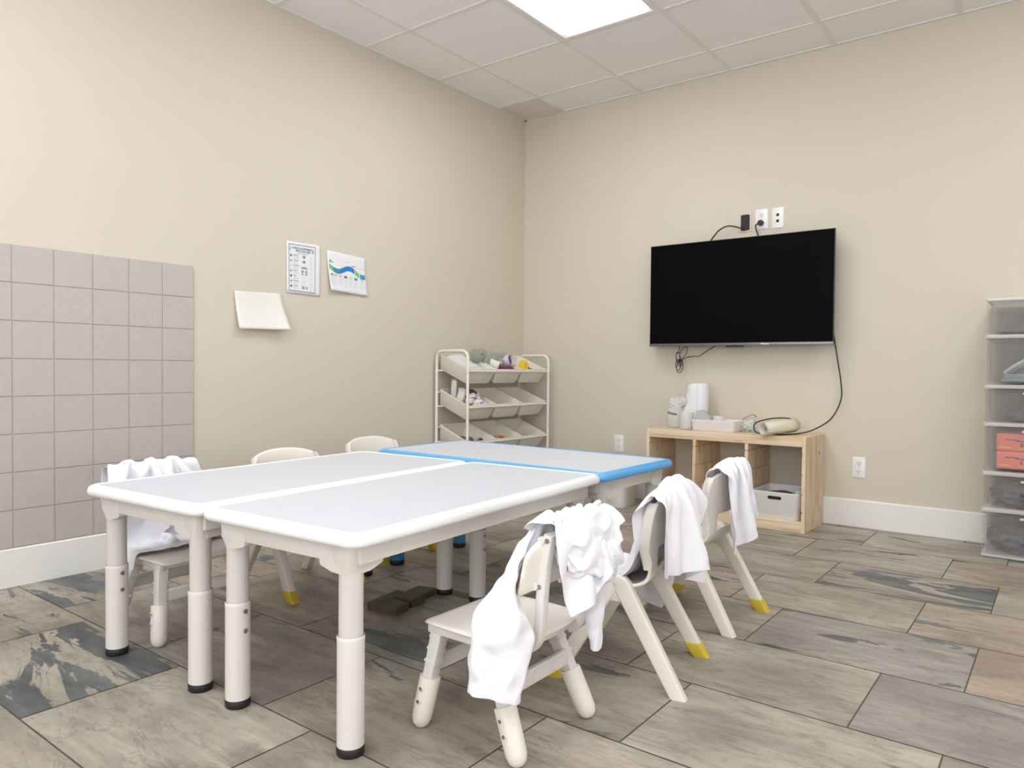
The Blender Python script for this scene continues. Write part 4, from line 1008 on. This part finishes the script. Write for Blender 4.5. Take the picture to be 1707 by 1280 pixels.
# things on the shelf top
z0 = sh_
t = thing('paper_towel_roll', 'white upright paper towel roll on the left of the pine shelf', 'paper towel', (1.475, -.16, z0))
bm = NB(); lathe(bm, [(.020, 0), (.056, .0), (.058, .003), (.058, .272), (.055, .276), (.020, .276), (.018, .27), (.018, .01)], n=36); link('roll', bm, PAPER, t, ang=40)
bm = NB(); G = []
for i in range(9):
    v = i / 8; row = []
    for j in range(9):
        u = j / 8; a = R(285) - u * R(78); r_ = .0595 + .045 * u * u * (1 - v * .85)
        row.append(bm.verts.new((math.cos(a) * r_ - .02 * u * (1 - v), math.sin(a) * r_, .003 + v * .268)))
    G.append(row)
for i in range(8):
    for j in range(8): bm.faces.new((G[i][j], G[i][j + 1], G[i + 1][j + 1], G[i + 1][j]))
o = link('loose_sheet', bm, PAPER, t, ang=180); md = o.modifiers.new('s', 'SOLIDIFY'); md.thickness = .0012
t = thing('water_bottle', 'cloudy plastic bottle marked Water with a crumpled bag on top', 'bottle', (1.345, -.21, z0))
bm = NB(); stack(bm, [(.09, .08, .03, 0), (.10, .09, .035, .006), (.10, .09, .035, .115), (.08, .07, .034, .135), (.04, .04, .019, .15), (.04, .04, .019, .165)], n=6); link('body', bm, CLEAR, t, ang=50)
bm = NB(); stack(bm, [(.088, .078, .03, .004), (.088, .078, .03, .055)], n=6); link('liquid', bm, milky('cloudy_water', (.70, .74, .70), .45, .1), t, ang=50)
bm = NB(); blob(bm, (.0, 0, .150), (.05, .042, .042), .12, 7, 4); blob(bm, (.045, .0, .165), (.03, .02, .03), .15, 8, 3); link('plastic_bag', bm, milky('thin_white_bag', (.86, .83, .85), .55, .3), t, ang=180)
link('handwriting', text_bm('Water', .025, True, Matrix.Translation((-.036, -.0475, .085)) @ Matrix.Rotation(R(90), 4, 'X') @ Matrix.Rotation(R(-6), 4, 'Z')), INKK, t, smooth=False)
t = thing('plastic_jug', 'cloudy plastic jug between the towel roll and the white tray', 'jug', (1.455, -.30, z0))
bm = NB(); lathe(bm, [(.036, 0), (.040, .004), (.042, .10), (.044, .104), (.041, .104), (.038, .01)], n=28); link('body', bm, CLEAR, t, ang=50)
t = thing('white_tray', 'white open plastic tray holding wipes in the middle of the pine shelf', 'tray', (1.635, -.265, z0), R(-3))
bm = NB(); tub(bm, .262, .15, .270, .158, .066, t=.003, r=.022, lip=.001, n=5); link('tray', bm, BOXW, t, ang=40)
t = thing('wipes_packet', 'grey and white packet of wipes standing in the left end of the tray', 'packet', (1.555, -.262, z0 + .005), R(-3))
bm = NB(); prism(bm, [(-.045, 0), (.05, 0), (.05, .072), (.02, .085), (-.02, .115), (-.045, .105)], 1, -.03, .03); bmesh.ops.bevel(bm, geom=bm.edges[:], offset=.004, segments=2, affect='EDGES'); link('packet', bm, mat('grey_packet', (.52, .52, .52), rough=.4), t)
t = thing('glass_cup', 'small clear cup inside the white tray', 'cup', (1.64, -.262, z0 + .005))
bm = NB(); lathe(bm, [(.026, 0), (.030, .004), (.034, .082), (.032, .082), (.027, .008)], n=24); link('cup', bm, CLEAR, t, ang=40)
t = thing('crumpled_bag', 'crumpled clear plastic bag with pink edges between the tray and the paper roll', 'plastic bag', (1.80, -.20, z0))
bm = NB(); blob(bm, (0, 0, .040), (.045, .05, .040), .14, 17, 4); blob(bm, (.05, -.01, .022), (.05, .04, .022), .16, 18, 4); link('bag', bm, milky('clear_bag', (.80, .84, .80), .5, .3), t, ang=60)
bm = NB(); tube(bm, cat([(-.03, -.02, .075), (.0, -.03, .09), (.03, -.02, .105), (.045, -.0, .09)], 5), .009, n=8, flat=.5); link('pink_edge', bm, INKP, t)
# rolled paper
t = thing('paper_roll', 'rolled sheet of cream craft paper lying on the pine shelf', 'paper roll', (2.015, -.318, z0 + .046)); t.rotation_euler = (0, R(-4), R(66))
bm = NB(); G = []; turns = 2.6; n_ = 70
for j in range(n_ + 1):
    a = turns * 2 * math.pi * j / n_; r_ = .024 + .0145 * j / n_
    G.append([bm.verts.new((u, math.cos(a) * r_, math.sin(a) * r_)) for u in (-.125, -.06, .0, .06, .125)])
for j in range(n_):
    for i in range(4): bm.faces.new((G[j][i], G[j][i + 1], G[j + 1][i + 1], G[j + 1][i]))
o = link('rolled_sheet', bm, mat('cream_craft_paper', (.72, .67, .55), rough=.8, var=.04), t, ang=180); md = o.modifiers.new('s', 'SOLIDIFY'); md.thickness = .0012
# bin on the floor behind the blue table
t = thing('waste_bin', 'white rounded plastic bin on the floor behind the blue rimmed table', 'bin', (.965, -.285, 0))
bm = NB(); tub(bm, .22, .23, .25, .26, .27, t=.003, r=.07, lip=.003, n=7); link('bin', bm, BOXW, t, ang=40)

# ------------------------------------------------------------------ drawer tower at the right edge
dx0, dx1, dy0, dy1 = 2.972, 3.372, -.335, -.02
t = thing('drawer_tower', 'tall tower of six milky plastic drawers against the back wall at the right edge', 'drawer unit', ((dx0 + dx1) / 2, (dy0 + dy1) / 2, 0))
W_, D_ = dx1 - dx0, dy1 - dy0
cuts = [0.0, .228, .402, .634, .812, 1.048, 1.225]
for z in cuts[1:-1]:
    bm = NB()
    stack(bm, [(W_, D_, .012, z - .012), (W_ + .004, D_ + .004, .012, z - .009), (W_ + .004, D_ + .004, .012, z + .003), (W_ - .01, D_ - .01, .012, z + .006)], n=4); link('divider_rail', bm, MILKR, t, ang=40)
bm = NB(); stack(bm, [(W_, D_, .012, 1.212), (W_ + .004, D_ + .004, .012, 1.215), (W_ + .002, D_ + .002, .012, 1.225), (W_ - .02, D_ - .02, .012, 1.229)], n=4); link('top_panel', bm, MILKR, t, ang=40)
bm = NB(); stack(bm, [(W_ - .02, D_ - .02, .012, 0), (W_, D_, .012, .004), (W_, D_, .012, .016)], n=4)
link('base_panel', bm, MILKR, t, ang=40)
bm = NB()
for x in (-W_ / 2 + .002, W_ / 2 - .005): box(bm, (x, -D_ / 2 + .006, .012), (x + .003, D_ / 2 - .002, 1.215))
box(bm, (-W_ / 2, D_ / 2 - .005, .012), (W_ / 2, D_ / 2 - .002, 1.215)); link('shell', bm, MILK, t, smooth=False)
for k in range(6):
    z0_, z1_ = cuts[k] + .014, cuts[k + 1] - .016
    bm = NB(); tub(bm, W_ - .040, D_ - .03, W_ - .030, D_ - .022, z1_ - z0_, t=.003, r=.014, lip=.004, n=4, mtx=Matrix.Translation((0, 0, z0_)))
    dr = link('drawer', bm, MILK, t, ang=40)
    bm = NB(); box(bm, (-.05, -D_ / 2 - .008, z1_ - .022), (.05, -D_ / 2 + .008, z1_ - .012), .003); link('handle', bm, MILKR, dr)
cxD, cyD = (dx0 + dx1) / 2, (dy0 + dy1) / 2
GREYF = mat('charcoal_fabric', (.10, .10, .115), rough=.95, bump=.6, bscale=90, var=.3, vscale=20); TEAL = mat('blue_grey_paper', (.30, .42, .50), rough=.7, var=.1)
def heap(name, lab, cat_, pts, m_, seed):
    bm = NB()
    for q, (c, r_) in enumerate(pts): blob(bm, (cxD + c[0], cyD + c[1], c[2]), r_, .10, seed + q, 4)
    tag(link(name, bm, m_, ang=180), lab, cat_)
heap('folded_cloth', 'dark grey cloth filling the bottom drawer of the plastic tower', 'cloth', [((-.03, -.02, .085), (.150, .125, .072)), ((.08, .0, .07), (.08, .09, .055))], GREYF, 30)
heap('folded_cloth', 'dark grey cloth in the second drawer from the floor, plastic tower', 'cloth', [((-.02, -.02, .300), (.150, .120, .060)), ((.08, .0, .29), (.08, .08, .045))], GREYF, 40)
BOXR = mat('coral_red_card', (.74, .16, .12), rough=.6, var=.03)
for q, z in enumerate((.425, .508)):
    t = thing('game_box', ['coral red flat box with drawings, lower of two in the plastic tower', 'coral red flat box with drawings, upper of two in the plastic tower'][q], 'box', (cxD - .0, cyD - .02, z))
    bm = NB(); box(bm, (-.150, -.11, 0), (.150, .10, .080), .003); link('box', bm, BOXR, t)
    bm = NB(); box(bm, (-.158, -.113, .002), (-.149, .09, .078)); link('spine', bm, GREYF, t)
    bm = NB(); box(bm, (-.115, -.1115, .050), (-.060, -.1105, .055)); box(bm, (-.075, -.1115, .045), (-.02, -.1105, .050)); box(bm, (-.055, -.1115, .022), (-.045, -.1105, .038)); cyl(bm, (-.03, -.1105, .055), (-.03, -.1115, .055), .008, n=10); link('drawing', bm, GREYF, t, smooth=False)
    bm = NB(); box(bm, (-.14, -.1115, .012), (-.09, -.1105, .018)); box(bm, (-.06, -.1115, .010), (.10, -.1105, .014)); link('drawing', bm, YELLOW, t, smooth=False)
heap('toy_car', 'dark grey lumpy toy in the third drawer from the top of the plastic tower', 'toy', [((-.06, -.06, .675), (.045, .04, .026)), ((.02, -.06, .668), (.06, .03, .018))], GREYF, 50)
bm = NB()
for q in range(5): box(bm, (-.13, -.10, 0), (.14, .10, .004), mtx=Matrix.Translation((cxD, cyD - .01, .836 + q * .007)) @ Matrix.Rotation(R(q * 3 - 5), 4, 'Z'))
tag(link('paper_stack', bm, TEAL, smooth=False), 'blue grey papers lying in the second drawer from the top of the plastic tower', 'papers')
bm = NB(); G = []
for i in range(9):
    u = i / 8; z = .880 + .075 * math.sin(u * math.pi * .8) ; G.append([bm.verts.new((cxD - .13 + .22 * u, cyD - .10 + .16 * v, z - .04 * v)) for v in (0, .33, .66, 1)])
for i in range(8):
    for j in range(3): bm.faces.new((G[i][j], G[i][j + 1], G[i + 1][j + 1], G[i + 1][j]))
o = tag(link('curled_paper', bm, PAPER, ang=180), 'curled white paper on top of the papers in the second drawer from the top', 'paper'); md = o.modifiers.new('s', 'SOLIDIFY'); md.thickness = .0015

# ------------------------------------------------------------------ papers on the left wall
def sheet(name, label, pts, curl, m_, cat_='poster'):
    """pts: four corners (y,z): top left, top right, bottom right, bottom left; curl(u,v)->x offset"""
    t = thing(name, label, cat_, (0, 0, 0))
    bm = NB(); n = 14; G = []
    for i in range(n + 1):
        v = i / n; row = []
        for j in range(n + 1):
            u = j / n; row.append(bm.verts.new(sp_(pts, curl, u, v)))
        G.append(row)
    for i in range(n):
        for j in range(n): bm.faces.new((G[i][j], G[i][j + 1], G[i + 1][j + 1], G[i + 1][j]))
    o = link('sheet', bm, m_, t, ang=180); md = o.modifiers.new('s', 'SOLIDIFY'); md.thickness = .0006; md.offset = -1
    return t
def sp_(pts, curl, u, v, lift=0.0):
    a = [pts[0][k] * (1 - u) + pts[1][k] * u for k in (0, 1)]; b_ = [pts[3][k] * (1 - u) + pts[2][k] * u for k in (0, 1)]
    return (0.002 + curl(u, v) + lift, a[0] * (1 - v) + b_[0] * v, a[1] * (1 - v) + b_[1] * v)
def prt(t, pts, curl, shapes, m_, nm='print'):
    """flat ink patches: list of polygons in sheet (u,v)"""
    bm = NB()
    for poly in shapes:
        q = [bm.verts.new(sp_(pts, curl, u, v, .0007)) for u, v in poly]
        bm.faces.new(q)
    return link(nm, bm, m_, t, smooth=False)
def rc(u0, v0, u1, v1): return [(u0, v0), (u1, v0), (u1, v1), (u0, v1)]
def disc(u, v, r, asp=1.0, n=12): return [(u + r * math.cos(2 * math.pi * k / n), v + r * asp * math.sin(2 * math.pi * k / n)) for k in range(n)]
def bars(u0, u1, v, n, dv, h, rnd, mn=.6): return [rc(u0, v + i * dv, u0 + (u1 - u0) * rnd.uniform(mn, 1), v + i * dv + h) for i in range(n)]
def txt(t, pts, curl, s, u, v, size, m_, bold=True):
    """text set flat on the sheet at (u,v) baseline left"""
    p = sp_(pts, curl, u, v, .0008)
    mt = Matrix.Translation(p) @ Matrix(((0, 0, 1, 0), (1, 0, 0, 0), (0, 1, 0, 0), (0, 0, 0, 1)))
    return link('lettering', text_bm(s, size, bold, mt, ext=.0001), m_, t, smooth=False)
rnd = random.Random(5)
P1 = [(-2.105, 1.538), (-1.884, 1.540), (-1.888, 1.260), (-2.104, 1.264)]; c1 = lambda u, v: .001 + .002 * v
t = sheet('procedure_poster', 'white portrait poster of numbered steps in a navy border on the left wall', P1, c1, PAPER)
prt(t, P1, c1, [rc(.06, .05, .84, .062), rc(.06, .94, .84, .952), rc(.06, .05, .073, .95), rc(.827, .05, .84, .95)], INKN, 'border')
txt(t, P1, c1, 'SCIENCE EXPERIMENT', .15, .135, .0135, INKN); txt(t, P1, c1, 'PROCEDURE', .26, .190, .0165, INKN)
prt(t, P1, c1, [rc(.3, .215, .62, .225)], INKGR); prt(t, P1, c1, [disc(.10, .11, .014, .8), rc(.085, .13, .115, .17)] + [rc(.74, .12, .79, .19)], INKG)
sh, he, cl = [], [], []
for k in range(7):
    v = .25 + k * .098
    cl.append(disc(.125, v + .02, .030, .8)); he.append(rc(.19, v, .19 + rnd.uniform(.08, .17), v + .016)); sh += bars(.19, .36, v + .03, 3, .018, .006, rnd)
prt(t, P1, c1, [cl[i] for i in (0, 4, 6)], INKN); prt(t, P1, c1, [cl[i] for i in (1, 3, 5)], INKG); prt(t, P1, c1, [cl[2]], INKY); prt(t, P1, c1, he, INKG); prt(t, P1, c1, sh, INKL)
prt(t, P1, c1, [disc(.50, .275, .05, .6), disc(.50, .37, .05, .6), rc(.42, .475, .60, .51), disc(.455, .56, .04, .7), disc(.57, .56, .035, .8), disc(.455, .61, .03, .7), disc(.57, .61, .04, .5), rc(.44, .84, .52, .90), disc(.58, .87, .03, 1.0)], INKG)
prt(t, P1, c1, [disc(.50, .285, .03, .6), disc(.50, .38, .03, .6), rc(.45, .46, .56, .48)], INKP)
prt(t, P1, c1, [disc(.50, .67, .03, .8), rc(.44, .74, .54, .80)], INKC)
sh = []
for k in range(7): sh += bars(.66, .78, .26 + k * .098, 4, .018, .005, rnd, .4)
prt(t, P1, c1, sh, INKL)
P2 = [(-1.845, 1.523), (-1.563, 1.508), (-1.552, 1.290), (-1.828, 1.300)]
c2 = lambda u, v: .002 + .022 * v * v * (1 - u) ** 2 + .014 * v * v * u ** 3 + .004 * math.sin(u * 5) * v
t = sheet('timeline_poster', 'white landscape poster with a wavy blue and green band on the left wall', P2, c2, PAPER)
def wave(u): return .40 + .07 * math.sin(u * 9.5 - .6) + .06 * u
def band(u0, u1, n=10):
    out = []
    for k in range(n):
        a = u0 + (u1 - u0) * k / n; b_ = u0 + (u1 - u0) * (k + 1) / n; out.append([(a, wave(a) - .065), (b_, wave(b_) - .065), (b_, wave(b_) + .065), (a, wave(a) + .065)])
    return out
prt(t, P2, c2, band(.12, .30), INKT, 'band'); prt(t, P2, c2, band(.30, .68, 16), INKB, 'band'); prt(t, P2, c2, band(.03, .12, 4) + band(.69, .81, 5), INKGR, 'band'); prt(t, P2, c2, band(.83, .96, 5), INKT, 'band')
prt(t, P2, c2, [disc(.16, wave(.16) + .06, .022, 1.2), disc(.32, wave(.32) - .06, .022, 1.2), disc(.47, wave(.47) + .06, .022, 1.2), disc(.60, wave(.6) - .06, .022, 1.2), disc(.75, wave(.75) - .06, .02, 1.2), disc(.90, wave(.9) + .055, .02, 1.2)], PAPER, 'marker')
prt(t, P2, c2, [rc(.03, .26, .15, .29), rc(.05, .22, .10, .26)], INKGR); prt(t, P2, c2, [rc(.20, .20, .56, .207)], INKP); prt(t, P2, c2, [rc(.60, .27, .72, .30), rc(.72, .305, .95, .312)], INKG)
for q, (u, m_) in enumerate([(.08, INKG), (.17, INKP), (.29, INKP), (.43, INKN), (.57, INKY), (.71, INKT), (.88, INKL)]):
    prt(t, P2, c2, [rc(u - .035, .56 + .02 * u, u + .04, .62 + .02 * u)], m_, 'picture')
    prt(t, P2, c2, bars(u - .045, u + .05, .67, 8, .022, .007, rnd, .5), INKL)
P3 = [(-2.408, 1.247), (-2.138, 1.256), (-2.108, 1.066), (-2.396, 1.060)]
c3 = lambda u, v: .003 + .045 * v * v * (.5 + .5 * u) + .006 * math.sin(u * 7 + 1) * v
t = sheet('blank_paper', 'blank cream sheet of paper curling off the left wall below the posters', P3, c3, PAPER2, 'paper')

# ------------------------------------------------------------------ dark slotted board on the floor under the tables
t = thing('slotted_board', 'flat dark brown slotted wooden board on the floor beneath the near table', 'wooden board', (1.36, -2.60, 0), R(8))
bm = NB()
def pl(poly, h): prism(bm, poly, 2, 0.0005, h)
pl([(-.07, -.075), (.06, -.075), (.06, .0), (-.02, .0), (-.02, .012), (-.07, .012)], .030)
pl([(-.07, .0125), (-.02, .0125), (-.02, .022), (.055, .022), (.055, .095), (-.07, .095)], .030)
pl([(-.045, .0955), (.035, .0955), (.035, .20), (-.045, .20)], .024)
bmesh.ops.bevel(bm, geom=[e for e in bm.edges if abs(e.verts[0].co.z - e.verts[1].co.z) < 1e-5 and e.verts[0].co.z > .01], offset=.002, segments=1, affect='EDGES')
link('board', bm, DARKWOOD, t)
